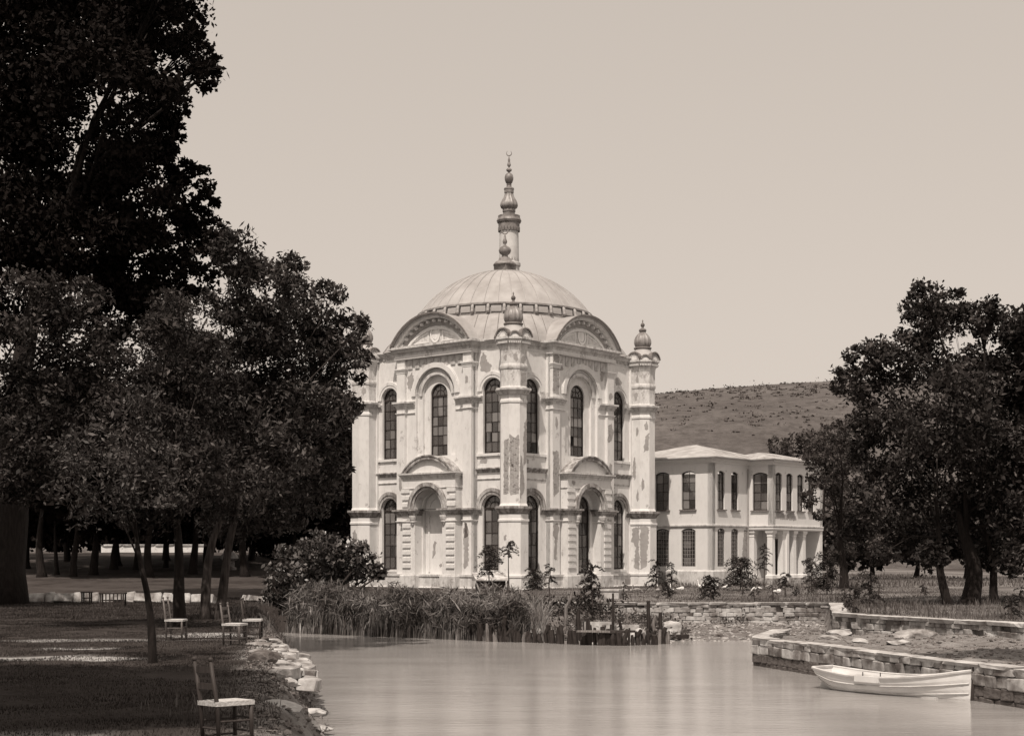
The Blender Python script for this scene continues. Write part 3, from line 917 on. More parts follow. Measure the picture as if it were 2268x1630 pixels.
        for ra, rb, ya, yb in ((.40, .30, -.05, .03), (.26, .0, -.02, .03)):
            q = [(ra * math.cos(2 * PI * i / 24), Z_C1 + .62 + ra * 1.25 * math.sin(2 * PI * i / 24)) for i in range(24)]
            hh = [[(rb * math.cos(2 * PI * i / 24), Z_C1 + .62 + rb * 1.25 * math.sin(2 * PI * i / 24)) for i in range(24)]] if rb else []
            md.slab(q, hh, ya, yb)
        md.build('medallion', 'plaster', g)
        for s in (-1, 1):
            tri = [(s * .55, Z_C1 + .16), (s * 2.15, Z_C1 + .16), (s * 1.35, Z_C1 + .56), (s * .55, Z_C1 + .82)]
            inn = [(s * .63, Z_C1 + .22), (s * 1.85, Z_C1 + .22), (s * 1.26, Z_C1 + .50), (s * .63, Z_C1 + .70)]
            MB().slab(tri, [inn], -.02, .03).build('gable_panel', 'plaster', g)
    # --- portal with segmental hood
    if not front: return
    yp = -.62
    pw = 2.16
    pr = part('portal', MB().slab([(-pw, Z_I1), (pw, Z_I1), (pw, 7.0), (-pw, 7.0)], [arch_hole(0, Z_I1 - 0.0, Z_I1 + .02, 1.12, 18)], yp, .0), 'plaster', M)
    for s in (-1, 1):
        a, b = (1.12, pw) if s > 0 else (-pw, -1.12)
        pier = MB().box(a, b, yp, .0, Z_PL - .02, Z_I0).build('portal_pier', 'plaster', pr)
        pth = [(a - .0, .0), (a - .0, yp), (b + .0, yp), (b, -.02)]
        MB().sweep(pth, cornice_prof(Z_I0, Z_I1, .25, -.05)).build('impost', 'cornice_stone', pier)
        MB().sweep(pth, cornice_prof(Z_I0 - .44, Z_I0 - .32, .07, -.03)).build('impost_band', 'plaster', pier)
        xk = (a + .13) if s > 0 else (b - .13)
        MB().lathe([(.05, -.62), (.09, -.55), (.12, -.45), (.17, -.40), (.17, -.3), (.2, -.26), (.24, -.1), (.24, .0)], 10, T((xk, yp - .02, Z_I0))).build('corbel', 'plaster_worn', pier)
        bm_ = MB().box(-.33, .33, -.07, .02, -.11, .11).mesh('rustication_block', 'plaster')
        for i in range(7):
            o = link('rustication_block', bm_, pier); o.matrix_local = T((s * (pw - .38), yp, 1.45 + i * .40))
        for i in range(3):
            o = link('rustication_block', bm_, pr); o.matrix_local = T((s * (pw - .30), yp, 5.12 + i * .42))
        MB().sweep([(a - .0, .0), (a, yp), (b, yp), (b, -.02)], [(-.05, -.8), (.12, -.8), (.12, .86), (.08, Z_PL - .03), (-.05, Z_PL - .03)]).build('pier_base', 'plaster_worn', pier)
    MB().band(0, Z_I1 + .02, 1.14, 1.36, yp - .10, yp + .01, n=24).band(0, Z_I1 + .02, 1.32, 1.56, yp - .20, yp + .01, n=24).build('archivolt', 'cornice_stone', pr)
    pth = [(-pw, .0), (-pw, yp), (pw, yp), (pw, .0)]
    MB().sweep(pth, cornice_prof(6.66, 7.02, .22, -.3)).build('hood_cornice', 'plaster_worn', pr)
    MB().sweep(pth, cornice_prof(6.02, 6.12, .05, -.03)).build('architrave_line', 'plaster_worn', pr)
    half = pw - .18; rise = .96; Rh = (half ** 2 + rise ** 2) / (2 * rise); ch = 7.02 + rise - Rh; ah = math.asin(half / Rh)
    q = [(Rh * math.sin(ah - 2 * ah * i / 20), ch + Rh * math.cos(ah - 2 * ah * i / 20)) for i in range(21)]
    MB().slab(q, [], yp + .05, .0).build('hood_tympanum', 'plaster', pr)
    MB().band(0, ch, Rh - .17, Rh + .06, yp - .16, yp + .05, PI / 2 - ah, PI / 2 + ah, 22).build('hood_arch', 'cornice_stone', pr)
    MB().band(0, ch, Rh + .01, Rh + .09, yp - .20, .0, PI / 2 - ah * 1.02, PI / 2 + ah * 1.02, 22).build('hood_roof', 'cornice_stone', pr)
    if blind:
        part('blind_panel', MB().slab(arch_hole(0, Z_PL, 4.86, 1.0, 16), [], .20, .33), 'plaster', M)
        part('archivolt', MB().band(0, 4.86, .62, .74, .14, .21, n=18, leg=1.1), 'plaster', M)
    else:
        arched_window(mosque, M, 0, .14, 1.02, 4.86, .81, 3, 5)
        part('door_sill', MB().box(-1.0, 1.0, -.02, .5, .82, 1.0), 'plaster_worn', M)
facade(0, True, True)
facade(1, True, False)
facade(2, False, False)
facade(3, False, False)
part('floor', MB().box(-5.8, 5.8, -6.1, 6.1, .3, .6), 'interior')

# corner turrets
OCT = R(22.5)
def turret(cx, cy, full):
    M = T((cx, cy, 0))
    k = 1 / math.cos(R(22.5))
    sh = [(.96, -1.0), (.96, .15), (.90, .2), (.90, .80), (.95, .84), (.95, Z_PL), (.83, Z_PL + .02), (.83, 4.0), (.88, 4.03), (.88, 4.14), (.83, 4.18), (.83, Z_I0 - .04)]
    t = part('turret', MB().lathe([(r * k, z) for r, z in sh], 8, None, phase=OCT), 'plaster', M)
    cp = lambda z, h, o: [(.72 * k, z), ((.80 + o * .2) * k, z + .02), ((.80 + o * .35) * k, z + h * .3), ((.80 + o * .8) * k, z + h * .55), ((.80 + o) * k, z + h * .7), ((.80 + o) * k, z + h), (.72 * k, z + h + .02)]
    MB().lathe(cp(Z_I0 - .02, .42, .24), 8, phase=OCT).build('impost', 'cornice_stone', t)
    MB().lathe([(r * k, z) for r, z in ((.80, Z_I1 + .04), (.735, 5.05), (.735, 10.72), (.78, 10.78), (.78, 10.9), (.735, 10.96), (.735, 11.25))], 8, phase=OCT).build('shaft', 'plaster', t)
    MB().lathe(cp(11.22, .38, .20), 8, phase=OCT).build('capital', 'plaster_worn', t)
    MB().lathe([(r * k, z) for r, z in ((.80, 11.62), (.73, 11.7), (.73, 12.66), (.77, 12.70), (.79, 12.82), (.77, 12.94), (.74, 12.98), (.74, 13.6), (.77, 13.9), (.84, 14.08), (.92, 14.22), (.92, 14.3), (1.02, 14.36), (1.02, 14.5), (.85, 14.56))], 8, phase=OCT).build('upper_shaft', 'plaster_worn', t)
    if full:
        dn = MB().box(-.028, .028, -.05, .02, -.055, .055).mesh('dentil', 'plaster')
        for f in range(8):
            for i in range(7):
                o = link('dentil', dn, t); o.matrix_local = RZ(f * PI / 4) @ T((-.30 + i * .10, -.925, 14.17))
    # fan crests over each face
    for f in range(8):
        big = f % 2 == 0
        r = .45 if big else .25
        F = RZ(f * PI / 4) @ T((0, -.96, 14.50)) @ Matrix.Rotation(R(-6), 4, 'X')
        q = [(r * math.cos(PI * i / 14), r * (1.05 if big else .95) * math.sin(PI * i / 14)) for i in range(15)]
        fc = MB().slab(q, [], 0, .10).build('fan_crest', 'plaster_worn', t, F)
        MB().band(0, 0, r - .02, r + .06, -.09, .22, 0, PI, 14).build('lead_edge', 'lead_dark', fc)
        if big and full:
            sl = MB()
            for i in range(9):
                a = PI * (i + .5) / 9
                sl.box(-.016, .016, -.012, .02, .24, .38, Matrix.Rotation(-(a - PI / 2), 4, 'Y'))
            sl.build('fan_ribs', 'lead_dark', fc)
    MB().lathe([(.93, 14.5), (.86, 14.75), (.68, 14.98), (.54, 15.14), (.5, 15.26)], 20).build('lead_neck', 'lead', t, smooth=True)
    MB().lathe([(.50, 15.24), (.57, 15.28), (.57, 15.34), (.50, 15.38)], 20).build('ring', 'lead_dark', t)
    MB().lathe([(.42, 15.36), (.51, 15.46), (.565, 15.64), (.555, 15.82), (.48, 16.02), (.36, 16.18), (.24, 16.28), (.19, 16.36)], 48, None, 12, .16).build('bulb', 'lead_bulb', t, smooth=True)
    MB().lathe([(.16, 16.34), (.23, 16.40), (.25, 16.47), (.2, 16.55), (.10, 16.58), (.06, 16.66), (.12, 16.74), (.14, 16.82), (.10, 16.9), (.04, 16.95), (.03, 17.02), (.05, 17.07), (.015, 17.16)], 14).build('finial', 'lead_dark', t, smooth=True)
    return t
turrets = [turret(WL / 2, -WR / 2, True), turret(-WL / 2, -WR / 2, True), turret(WL / 2, WR / 2, True), turret(-WL / 2, WR / 2, False)]

# main roof: from the wall heads up to the ring under the dome
RR = 5.45
vm = MB(); nA = 96; rows = 9
vs = []; fs = []
for j in range(rows):
    t = j / (rows - 1)
    for i in range(nA):
        a = 2 * PI * i / nA
        ca, sa = math.cos(a), math.sin(a)
        hx_, hy_ = WL / 2 - .15, WR / 2 - .15
        ro = min(hx_ / max(abs(ca), 1e-4), hy_ / max(abs(sa), 1e-4)); ro = min(ro, 7.75)
        r_ = ro + (RR + .05 - ro) * t
        z = 14.62 + (16.52 - 14.62) * (t ** .75)
        vs.append((r_ * ca, r_ * sa, z))
for j in range(rows - 1):
    for i in range(nA):
        i2 = (i + 1) % nA
        fs.append((j * nA + i, j * nA + i2, (j + 1) * nA + i2, (j + 1) * nA + i))
vm.add(vs, fs)
part('lead_roof', vm, 'lead')
# seams of the lead roof
sm = MB()
for c in range(4):
    a0 = [math.atan2(-WR, WL), math.atan2(-WR, -WL), math.atan2(WR, WL), math.atan2(WR, -WL)][c]
    for i in range(-3, 4):
        a = a0 + i * .115; ca, sa = math.cos(a), math.sin(a)
        ro = min(min((WL / 2 - .15) / abs(ca), (WR / 2 - .15) / abs(sa)), 7.75)
        pts = []
        for j in range(9):
            t = j / 8; r_ = ro + (RR + .05 - ro) * t
            pts.append((r_ * ca, r_ * sa, 14.635 + 1.9 * (t ** .75)))
        sm.tube(pts, [.018] * 9, 4)
part('roof_seams', sm, 'lead_dark')
# drum ring with blind panels and scrolls
DR = part('drum', MB().lathe([(RR + .10, 16.42), (RR + .12, 16.50), (RR + .02, 16.54), (RR - .03, 17.02), (RR + .10, 17.06), (RR + .10, 17.16), (RR - .1, 17.2)], 96, cap=False), 'lead_bulb')
pm = MB().box(-.31, .31, -.05, .03, -.18, .18).mesh('drum_panel', 'lead')
sm_ = MB()
sm_.tube([(0, -.02, .26), (0, -.11, .18), (0, -.12, .02), (0, -.14, -.12), (0, -.22, -.2)], [.07, .10, .10, .10, .12], 8)
sc_m = sm_.mesh('scroll', 'lead', True)
for i in range(36):
    a = 2 * PI * (i + .5) / 36
    o = link('drum_panel', pm, DR); o.matrix_local = RZ(a) @ T((0, -(RR + .03), 16.79)) @ Matrix.Rotation(R(-5), 4, 'X')
    o = link('scroll', sc_m, DR); o.matrix_local = RZ(a + PI / 36) @ T((0, -(RR + .02), 16.78))
# dome
DRise = 2.85; Rd = (RR ** 2 + DRise ** 2) / (2 * DRise); zc = 17.16 + DRise - Rd; am = math.asin(RR / Rd)
prof = [(max(Rd * math.sin(am * (1 - i / 18)), .01), zc + Rd * math.cos(am * (1 - i / 18))) for i in range(19)]
dome = part('dome', MB().lathe(prof, 108, cap=False), 'lead', smooth=True)
seam = MB().tube([((Rd + .015) * math.sin(am * (1 - i / 12)), 0, zc + (Rd + .015) * math.cos(am * (1 - i / 12))) for i in range(12)], [.03] * 12, 5).mesh('lead_seam', 'lead_dark')
seam2 = MB().tube([((Rd + .015) * math.sin(am * (1 - i / 12)), 0, zc + (Rd + .015) * math.cos(am * (1 - i / 12))) for i in range(12)], [.026] * 12, 5).mesh('lead_seam', 'lead')
for i in range(40):
    o = link('lead_seam', seam2, dome); o.matrix_local = RZ(2 * PI * i / 40)
ap = zc + Rd
fin = part('dome_finial', MB().box(-.50, .50, -.50, .50, ap - .35, ap + .42), 'minaret_lead')
MB().lathe([(.74, ap + .40), (.74, ap + .46), (.60, ap + .62), (.42, ap + .70), (.38, ap + .84), (.22, ap + .92), (.18, ap + 1.05), (.34, ap + 1.18), (.40, ap + 1.36), (.34, ap + 1.52), (.14, ap + 1.64), (.06, ap + 1.70), (.13, ap + 1.84), (.15, ap + 1.92), (.08, ap + 2.12), (.05, ap + 2.3), (.03, ap + 2.42)], 20).build('urn', 'minaret_lead', fin, smooth=True)
def crescent(z, r, parent, M=None):
    pts = [(r * math.cos(-PI / 2 + a), 0, z + r + r * math.sin(-PI / 2 + a)) for a in np.linspace(-2.5, 2.5, 17)]
    rad = [r * (.04 + .16 * math.cos(a / 2.5 * PI / 2)) for a in np.linspace(-2.5, 2.5, 17)]
    return MB().tube(pts, rad, 6).build('crescent', 'minaret_lead', parent, M)
crescent(ap + 2.40, .20, fin, RZ(ALPHA))

# places where the plaster has fallen
def ragged(pts, amp, seed, step=.10):
    r_ = random.Random(seed); res = []
    n = len(pts)
    for i in range(n):
        a = Vector(pts[i]); b = Vector(pts[(i + 1) % n]); k = max(1, int((b - a).length / step))
        for j in range(k):
            p = a.lerp(b, j / k)
            res.append((p.x + r_.uniform(-amp, amp), p.y + r_.uniform(-amp, amp)))
    return res
def patch(M, pts, y, mat, seed, amp=.05, name='brick_patch', parent=None):
    return MB().slab(ragged(pts, amp, seed), [], y - .006, y + .01).build(name, mat, parent or mosque, M)
def face_of(t, f): return t.matrix_basis @ RZ(f * PI / 4)
F0 = face_of(turrets[0], 0); F1 = face_of(turrets[0], 1); F2 = face_of(turrets[0], 2)
patch(F0, [(-.10, 5.55), (.27, 5.6), (.28, 8.75), (-.08, 8.6)], -.737, 'brick', 1, .03)
patch(F1, [(-.27, 5.5), (.25, 5.6), (.26, 8.95), (-.02, 8.75), (-.28, 9.0)], -.737, 'brick', 2, .03)
patch(F2, [(-.29, 5.2), (.10, 5.9), (.0, 6.9), (-.12, 7.6), (-.28, 7.8)], -.737, 'bare_render', 3, .05)
patch(F2, [(.05, 7.2), (.29, 7.4), (.29, 9.9), (.10, 9.6), (.0, 8.3)], -.737, 'bare_render', 31, .05)
patch(F2, [(-.22, 11.75), (.25, 11.75), (.24, 12.55), (-.2, 12.5)], -.732, 'brick', 4, .03)
patch(FAC[1], [(-3.02, 11.6), (-2.45, 11.6), (-2.42, 13.9), (-3.02, 13.95)], -.20, 'brick', 5, .04)
patch(FAC[1], [(-3.0, 5.5), (-2.5, 5.8), (-2.42, 7.2), (-2.5, 8.3), (-3.02, 8.2)], -.20, 'brick', 6, .05)
patch(FAC[1], [(2.42, 9.1), (2.85, 9.2), (3.0, 9.7), (2.8, 10.3), (2.45, 10.1)], -.20, 'brick', 7, .06)
patch(FAC[1], [(-3.0, 3.2), (-2.6, 3.0), (-2.42, 3.7), (-2.6, 4.0), (-3.0, 3.9)], -.20, 'bare_render', 8, .06)
patch(FAC[1], [(-2.95, 1.9), (-2.72, 1.8), (-2.62, 3.0), (-2.85, 3.2)], -.20, 'bare_render', 9, .04)
patch(FAC[0], [(2.5, 1.3), (2.8, 1.5), (2.86, 3.4), (2.72, 3.9), (2.45, 3.7)], -.20, 'bare_render', 10, .06)
patch(FAC[0], [(2.5, 3.1), (2.8, 3.2), (2.72, 4.0), (2.55, 4.05)], -.205, 'stone_dark', 11, .03)
patch(FAC[0], [(-.45, 1.9), (-.2, 2.1), (-.1, 2.9), (-.3, 2.95)], .20, 'bare_render', 12, .05)
patch(FAC[0], [(-2.3, 12.9), (-1.9, 13.2), (-1.75, 12.6), (-2.1, 12.1), (-2.32, 12.4)], .0, 'bare_render', 14, .07)
patch(FAC[0], [(2.55, 12.2), (2.75, 12.25), (2.78, 12.6), (2.6, 12.65)], -.20, 'bare_render', 15, .04)
BMr, Lr = bay_frame(WL, 1)
patch(FAC[0] @ BMr, [(.25, 12.9), (.9, 12.75), (1.1, 13.2), (.75, 13.4), (.5, 14.0), (.2, 13.7)], .0, 'bare_render', 16, .06)
Fr2 = face_of(turrets[2], 1); Fr0 = face_of(turrets[2], 0); Fr1b = face_of(turrets[2], 2)
patch(Fr0, [(-.1, 1.3), (.31, 1.2), (.31, 3.9), (-.2, 3.8), (-.28, 3.0), (.05, 2.6)], -.832, 'bare_render', 17, .07)
patch(Fr2, [(-.32, 1.2), (.1, 1.4), (.28, 3.9), (-.3, 3.9)], -.832, 'bare_render', 18, .06)
patch(Fr2, [(-.1, 8.6), (.28, 8.8), (.28, 9.9), (.05, 9.6)], -.737, 'bare_render', 19, .05)
Fl = face_of(turrets[1], 1)
patch(face_of(turrets[1], 0), [(-.1, 2.6), (.15, 2.5), (.22, 3.3), (.1, 3.7), (-.15, 3.5)], -.832, 'bare_render', 20, .05)
patch(face_of(turrets[1], 0), [(.0, 1.5), (.25, 1.5), (.25, 2.3), (.02, 2.4)], -.832, 'bare_render', 21, .05)

rp = random.Random(5)
def blotch(M, cx, cz, w, h, y, mat, seed):
    pts = []
    r_ = random.Random(seed); n = 9
    for i in range(n):
        a_ = 2 * PI * i / n; k_ = r_.uniform(.55, 1.1)
        pts.append((cx + w / 2 * k_ * math.cos(a_), cz + h / 2 * k_ * math.sin(a_)))
    patch(M, pts, y, mat, seed, .035)
for i, (k_, cx, cz, w, h, y, mt) in enumerate((
        (1, 2.1, 13.1, .5, .7, 0, 'bare_render'), (1, -2.0, 13.2, .5, .35, 0, 'bare_render'), (1, 2.7, 7.4, .4, 1.1, -.2, 'bare_render'), (1, 2.72, 6.0, .35, .9, -.2, 'brick'),
        (1, 2.7, 11.9, .4, .6, -.2, 'bare_render'), (1, -2.7, 9.9, .25, .8, -.2, 'bare_render'), (1, 2.0, 4.2, .5, .3, -.62, 'bare_render'), (1, -1.6, 6.4, .5, .25, -.62, 'bare_render'),
        (0, -2.7, 4.0, .4, .4, -.2, 'bare_render'), (0, -1.7, 4.15, .5, .3, -.62, 'bare_render'), (0, .25, 1.5, .3, .3, .20, 'bare_render'), (0, 1.6, 5.6, .35, .3, -.62, 'bare_render'),
        (0, 2.0, 13.35, .5, .3, 0, 'bare_render'), (0, -2.72, 6.6, .4, 1.2, -.2, 'bare_render'))):
    blotch(FAC[k_], cx, cz, w, h, y, mt, 100 + i)
for i, (t_, f_, cx, cz, w, h, y, mt) in enumerate((
        (0, 0, .05, 13.3, .3, .5, -.742, 'bare_render'), (0, 1, .1, 13.35, .35, .5, -.742, 'bare_render'), (0, 2, .0, 13.2, .4, .6, -.742, 'bare_render'), (0, 0, .1, 3.1, .25, .4, -.832, 'bare_render'),
        (2, 0, .1, 13.3, .3, .7, -.742, 'bare_render'), (2, 0, .0, 12.2, .35, .6, -.732, 'bare_render'), (2, 0, -.1, 7.5, .3, 1.8, -.737, 'bare_render'), (2, 0, .12, 5.9, .2, .8, -.737, 'bare_render'),
        (2, 1, -.1, 6.6, .25, .9, -.737, 'bare_render'), (2, 1, .1, 10.3, .3, .6, -.737, 'bare_render'), (2, 0, .1, 9.9, .25, .8, -.737, 'bare_render'), (1, 1, 0, 12.3, .3, .5, -.732, 'bare_render'))):
    blotch(face_of(turrets[t_], f_), cx, cz, w, h, y, mt, 200 + i)
BMl, Ll = bay_frame(WR, -1); BMr2, Lr2_ = bay_frame(WR, 1)
blotch(FAC[1] @ BMl, .5, 13.2, .4, .5, 0, 'bare_render', 301); blotch(FAC[1] @ BMr2, 1.2, 13.0, .9, .8, 0, 'bare_render', 302); blotch(FAC[1] @ BMr2, .6, 6.2, .8, .5, 0, 'bare_render', 303)
blotch(FAC[0] @ BMr, .5, 7.6, .8, .4, 0, 'bare_render', 304); blotch(FAC[1] @ BMl, 1.0, 7.55, .9, .4, 0, 'bare_render', 305); blotch(FAC[1] @ BMl, .9, 6.2, .5, .6, 0, 'bare_render', 306)

# ------------------------------------------------------------------ the minaret
MD = 104.0; MK = FP / MD
minaret = empty('minaret', 'slender white minaret with ribbed lead onion cap rising behind the dome', 'minaret', ((1127.4 - 1134) / FP * MD, MD, -.1))
def mz(y): return CAMH + .1 + (1233 - y) / MK
def mr(px): return px / MK
MB().lathe([(1.6, -.8), (1.6, 6), (1.1, 8), (.95, 10), (mr(24), 14), (mr(23), mz(640)), (mr(23), mz(592)), (mr(25.5), mz(590)), (mr(25.5), mz(584)), (mr(22.5), mz(582)), (mr(22), mz(575)), (mr(20.8), mz(512))], 32).build('shaft', 'minaret_plaster', minaret, smooth=False)
zz = MB()
for i in range(20):
    a = 2 * PI * i / 20
    zz.add([(-.10, -mr(22.4), mz(584)), (.10, -mr(22.4), mz(584)), (0, -mr(22.0), mz(572)), (-.10, -mr(21), mz(584)), (.10, -mr(21), mz(584)), (0, -mr(21), mz(572))], [(0, 1, 2), (3, 5, 4), (0, 2, 5, 3), (1, 4, 5, 2)], RZ(a))
zz.build('leaf_collar', 'minaret_lead', minaret)
bal = MB().lathe([(mr(21), mz(513)), (mr(23.5), mz(506)), (mr(23.5), mz(496)), (mr(26), mz(494)), (mr(27.6), mz(490)), (mr(26), mz(485.5)), (mr(24.5), mz(484)), (mr(24.5), mz(479)), (mr(22), mz(478.5)), (mr(22), mz(484)), (mr(13), mz(485))], 40).build('balcony', 'minaret_lead', minaret)
fr = MB().box(-.09, .09, -.03, .03, -.16, .12).mesh('fringe_tooth', 'minaret_lead')
for i in range(22):
    o = link('fringe_tooth', fr, bal); o.matrix_local = RZ(2 * PI * i / 22) @ T((0, -mr(23.2), mz(508.5)))
MB().lathe([(mr(14), mz(486)), (mr(13), mz(477)), (mr(13), mz(471)), (mr(14.3), mz(470)), (mr(14.3), mz(465)), (mr(13), mz(463.5))], 28).build('lantern', 'minaret_lead', minaret)
MB().lathe([(mr(13), mz(464)), (mr(18), mz(461)), (mr(20.2), mz(456)), (mr(19), mz(450)), (mr(15.5), mz(443)), (mr(12), mz(437)), (mr(10), mz(431)), (mr(9.4), mz(428))], 60, None, 14, .15).build('onion_cap', 'lead_bulb', minaret, smooth=True)
MB().lathe([(mr(9.6), mz(429)), (mr(10.4), mz(428)), (mr(10.4), mz(421)), (mr(11.4), mz(420)), (mr(11), mz(417.5)), (mr(6), mz(415)), (mr(5.2), mz(412)), (mr(5.8), mz(410)), (mr(4.6), mz(408.5))], 24).build('collar', 'minaret_lead', minaret)
MB().lathe([(mr(4.5), mz(408.6)), (mr(7.4), mz(405)), (mr(9.4), mz(399)), (mr(9.7), mz(394)), (mr(8.4), mz(388)), (mr(5), mz(384.5)), (mr(1.8), mz(383)), (mr(1.8), mz(381.8)), (mr(5), mz(380)), (mr(6.6), mz(377.3)), (mr(5), mz(374)), (mr(1.5), mz(372)), (mr(1.4), mz(370.6)), (mr(3.4), mz(368.5)), (mr(4.2), mz(365)), (mr(3), mz(361.5)), (mr(2.2), mz(359)), (mr(2.6), mz(355)), (mr(1.4), mz(350)), (mr(.7), mz(345))], 18).build('finial', 'minaret_lead', minaret, smooth=True)
crescent(mz(345.5), mr(5.6), minaret)
# ------------------------------------------------------------------ the two-storey pavilion
eL = Vector((-math.cos(ALPHA), math.sin(ALPHA))); eR = Vector((math.sin(ALPHA), math.cos(ALPHA)))
AB = Vector((13.1, 96.0)); A0 = AB + eL * 8.0; BC = AB + eR * 4.5; CD = BC - eL * 1.9; D1 = CD + eR * 6.9
PZ = -.2
pav = empty('pavilion', 'pale two-storey pavilion with shallow tin roof and columned porch beside the mosque', 'house', (AB.x, AB.y, PZ))
def wframe(p0, p1):
    d = (p1 - p0).normalized()
    return Matrix(((d.x, -d.y, 0, p0.x - AB.x), (d.y, d.x, 0, p0.y - AB.y), (0, 0, 1, 0), (0, 0, 0, 1))), (p1 - p0).length
def seg_window(parent, M, cx, z0, z1, w, kind):
    """segmental headed window: frame with panes; kind 'bars' adds an iron grille"""
    r = w / 2; zs = z1 - .14
    y = .14
    fr = MB().slab(arch_hole(cx, z0, zs, r + .01, 8, .15), [arch_hole(cx, z0 + .06, zs - .04, r - .055, 8, .12)], y - .035, y + .035)
    wn_ = fr.build('window', 'window_wood', parent, M)
    iw = w - .11; cols = 2 if kind == 'sash' else 3; rows = 4
    zb, zt = z0 + .06, zs - .04
    rh = (zt - zb) / rows; cw = iw / cols
    mu = MB()
    for c in range(1, cols): mu.box(cx - iw / 2 + c * cw - .014, cx - iw / 2 + c * cw + .014, y - .02, y + .02, zb, zt + .1)
    for q in range(1, rows): mu.box(cx - iw / 2, cx + iw / 2, y - .021, y + .021, zb + q * rh - .014, zb + q * rh + .014)
    mu.build('muntins', 'window_wood', wn_)
    for c in range(cols):
        for q in range(rows):
            o = link('pane', pane_mesh(cw - .02, rh - .02), wn_)
            o.matrix_local = T((cx - iw / 2 + (c + .5) * cw, y + .01, zb + (q + .5) * rh)) @ Matrix.Rotation(rnd.uniform(-.03, .03), 4, 'X') @ Matrix.Rotation(rnd.uniform(-.03, .03), 4, 'Z')
    if kind == 'bars':
        gr = MB()
        nb = max(3, int(w / .2)); nr = 9
        for i in range(nb + 1):
            x = cx - r + .03 + (w - .06) * i / nb; gr.box(x - .011, x + .011, .03, .052, z0, z1 - .05)
        for i in range(nr + 1):
            z = z0 + .03 + (z1 - .2 - z0) * i / nr; gr.box(cx - r, cx + r, .03, .05, z - .011, z + .011)
        gr.build('grille', 'bar_iron', wn_)
    else:
        MB().box(cx - r - .1, cx + r + .1, -.12, .1, z0 - .09, z0 - .005).build('window_sill', 'grey_wood', wn_)
    return wn_
UZ0, UZ1, LZ0, LZ1 = 5.19, 7.72, 1.42, 3.93
HW = 8.58
def wing(p0, p1, wins, lower=True, mat='plaster_pavilion', z0=-.8):
    M, L = wframe(p0, p1)
    holes = []
    for cx, w in wins:
        holes.append(arch_hole(cx, UZ0, UZ1 - .14, w / 2, 8, .15))
        if lower: holes.append(arch_hole(cx, LZ0, LZ1 - .14, w / 2, 8, .15))
    zb = z0 if lower else 4.0
    MB().slab([(0, zb), (L, zb), (L, HW), (0, HW)], holes, 0, .36).build('wall', mat, pav, M)
    for cx, w in wins:
        seg_window(pav, M, cx, UZ0, UZ1, w, 'sash')
        if lower: seg_window(pav, M, cx, LZ0, LZ1, w * .93, 'bars')
    return M, L
MA, LA = wing(A0, AB, [(8.0 - 1.85, 1.1), (8.0 - 3.95, 1.1), (8.0 - 6.1, 1.1)])
MBm, LB = wing(AB, BC, [(1.10, .90), (2.80, .90)])
MCm, LC = wing(BC, CD, [(.92, 1.15)], lower=False)
MDm, LD = wing(CD, D1, [(.80, .88), (2.25, .88), (3.75, .88), (5.3, .88)], lower=False)
back = [D1, D1 + eL * 8.0, A0 + eR * 9.0, A0]
for a, b in zip(back[:-1], back[1:]):
    M, L = wframe(a, b); MB().box(0, L, 0, .36, -.8, HW).build('wall', 'plaster_pavilion', pav, M)
loc2 = lambda p: (p.x - AB.x, p.y - AB.y)
fp = [loc2(p) for p in (A0, AB, BC, CD, D1)]
MB().sweep(fp, [(-.1, 4.02), (.06, 4.02), (.10, 4.08), (.10, 4.16), (-.1, 4.2)]).build('string_course', 'plaster_worn', pav)
MB().sweep(fp, [(-.1, 8.21), (.06, 8.21), (.10, 8.31), (.30, 8.41), (.34, 8.57), (-.1, 8.59)]).build('eave_cornice', 'plaster_pavilion', pav)
MB().sweep([loc2(A0), loc2(AB), loc2(BC)], [(-.1, -.8), (.10, -.8), (.10, 1.10), (.04, 1.18), (-.1, 1.18)]).build('plinth', 'plaster_worn', pav)
# roofs: two hipped sheets
def hip(name, pts, ridge, mat, z, th=.07):
    c = [Vector((p.x - AB.x, p.y - AB.y, z)) for p in pts]; n = len(c)
    r = [Vector((p[0].x - AB.x, p[0].y - AB.y, p[1])) for p in ridge]
    mb = MB()
    return c, r
cen = lambda a: Vector((a.x - AB.x, a.y - AB.y))
ov = .62
def roof_block(p_left, p_near, p_right, p_far, zr, inset, name='roof'):
    """hipped roof over a quadrilateral given clockwise from the left corner"""
    q = [p_left, p_near, p_right, p_far]
    ctr = sum(q, Vector((0, 0))) / 4
    q2 = [cen(p + (p - ctr).normalized() * ov * 1.35) for p in q]
    m1 = (q[0] + q[1]) / 2; m2 = (q[2] + q[3]) / 2
    r1 = cen(m1 + (m2 - m1).normalized() * inset); r2 = cen(m2 - (m2 - m1).normalized() * inset)
    ze = HW + .02
    vs = [(p.x, p.y, ze) for p in q2] + [(r1.x, r1.y, zr), (r2.x, r2.y, zr)] + [(p.x, p.y, ze - .06) for p in q2]
    fs = [(0, 1, 4), (1, 2, 5, 4), (2, 3, 5), (3, 0, 4, 5), (0, 6, 7, 1), (1, 7, 8, 2), (2, 8, 9, 3), (3, 9, 6, 0), (6, 9, 8, 7)]
    o = MB().add(vs, fs).build(name, 'roof_tin', pav)
    sm = MB()
    P4 = [Vector(v) for v in vs[:6]]
    for (a, b, c, d) in ((0, 1, 4, 4), (1, 2, 4, 5), (2, 3, 5, 5)):
        for i in range(1, 9):
            t = i / 9
            e = P4[a].lerp(P4[b], t); u = P4[c].lerp(P4[d], t)
            if (c == d): u = e.lerp(P4[c], 1 - abs(2 * t - 1) * .98); 
            sm.tube([e + Vector((0, 0, .012)), u + Vector((0, 0, .012))], [.018, .018], 4)
    sm.build('sheet_seams', 'roof_tin', o)
    return o
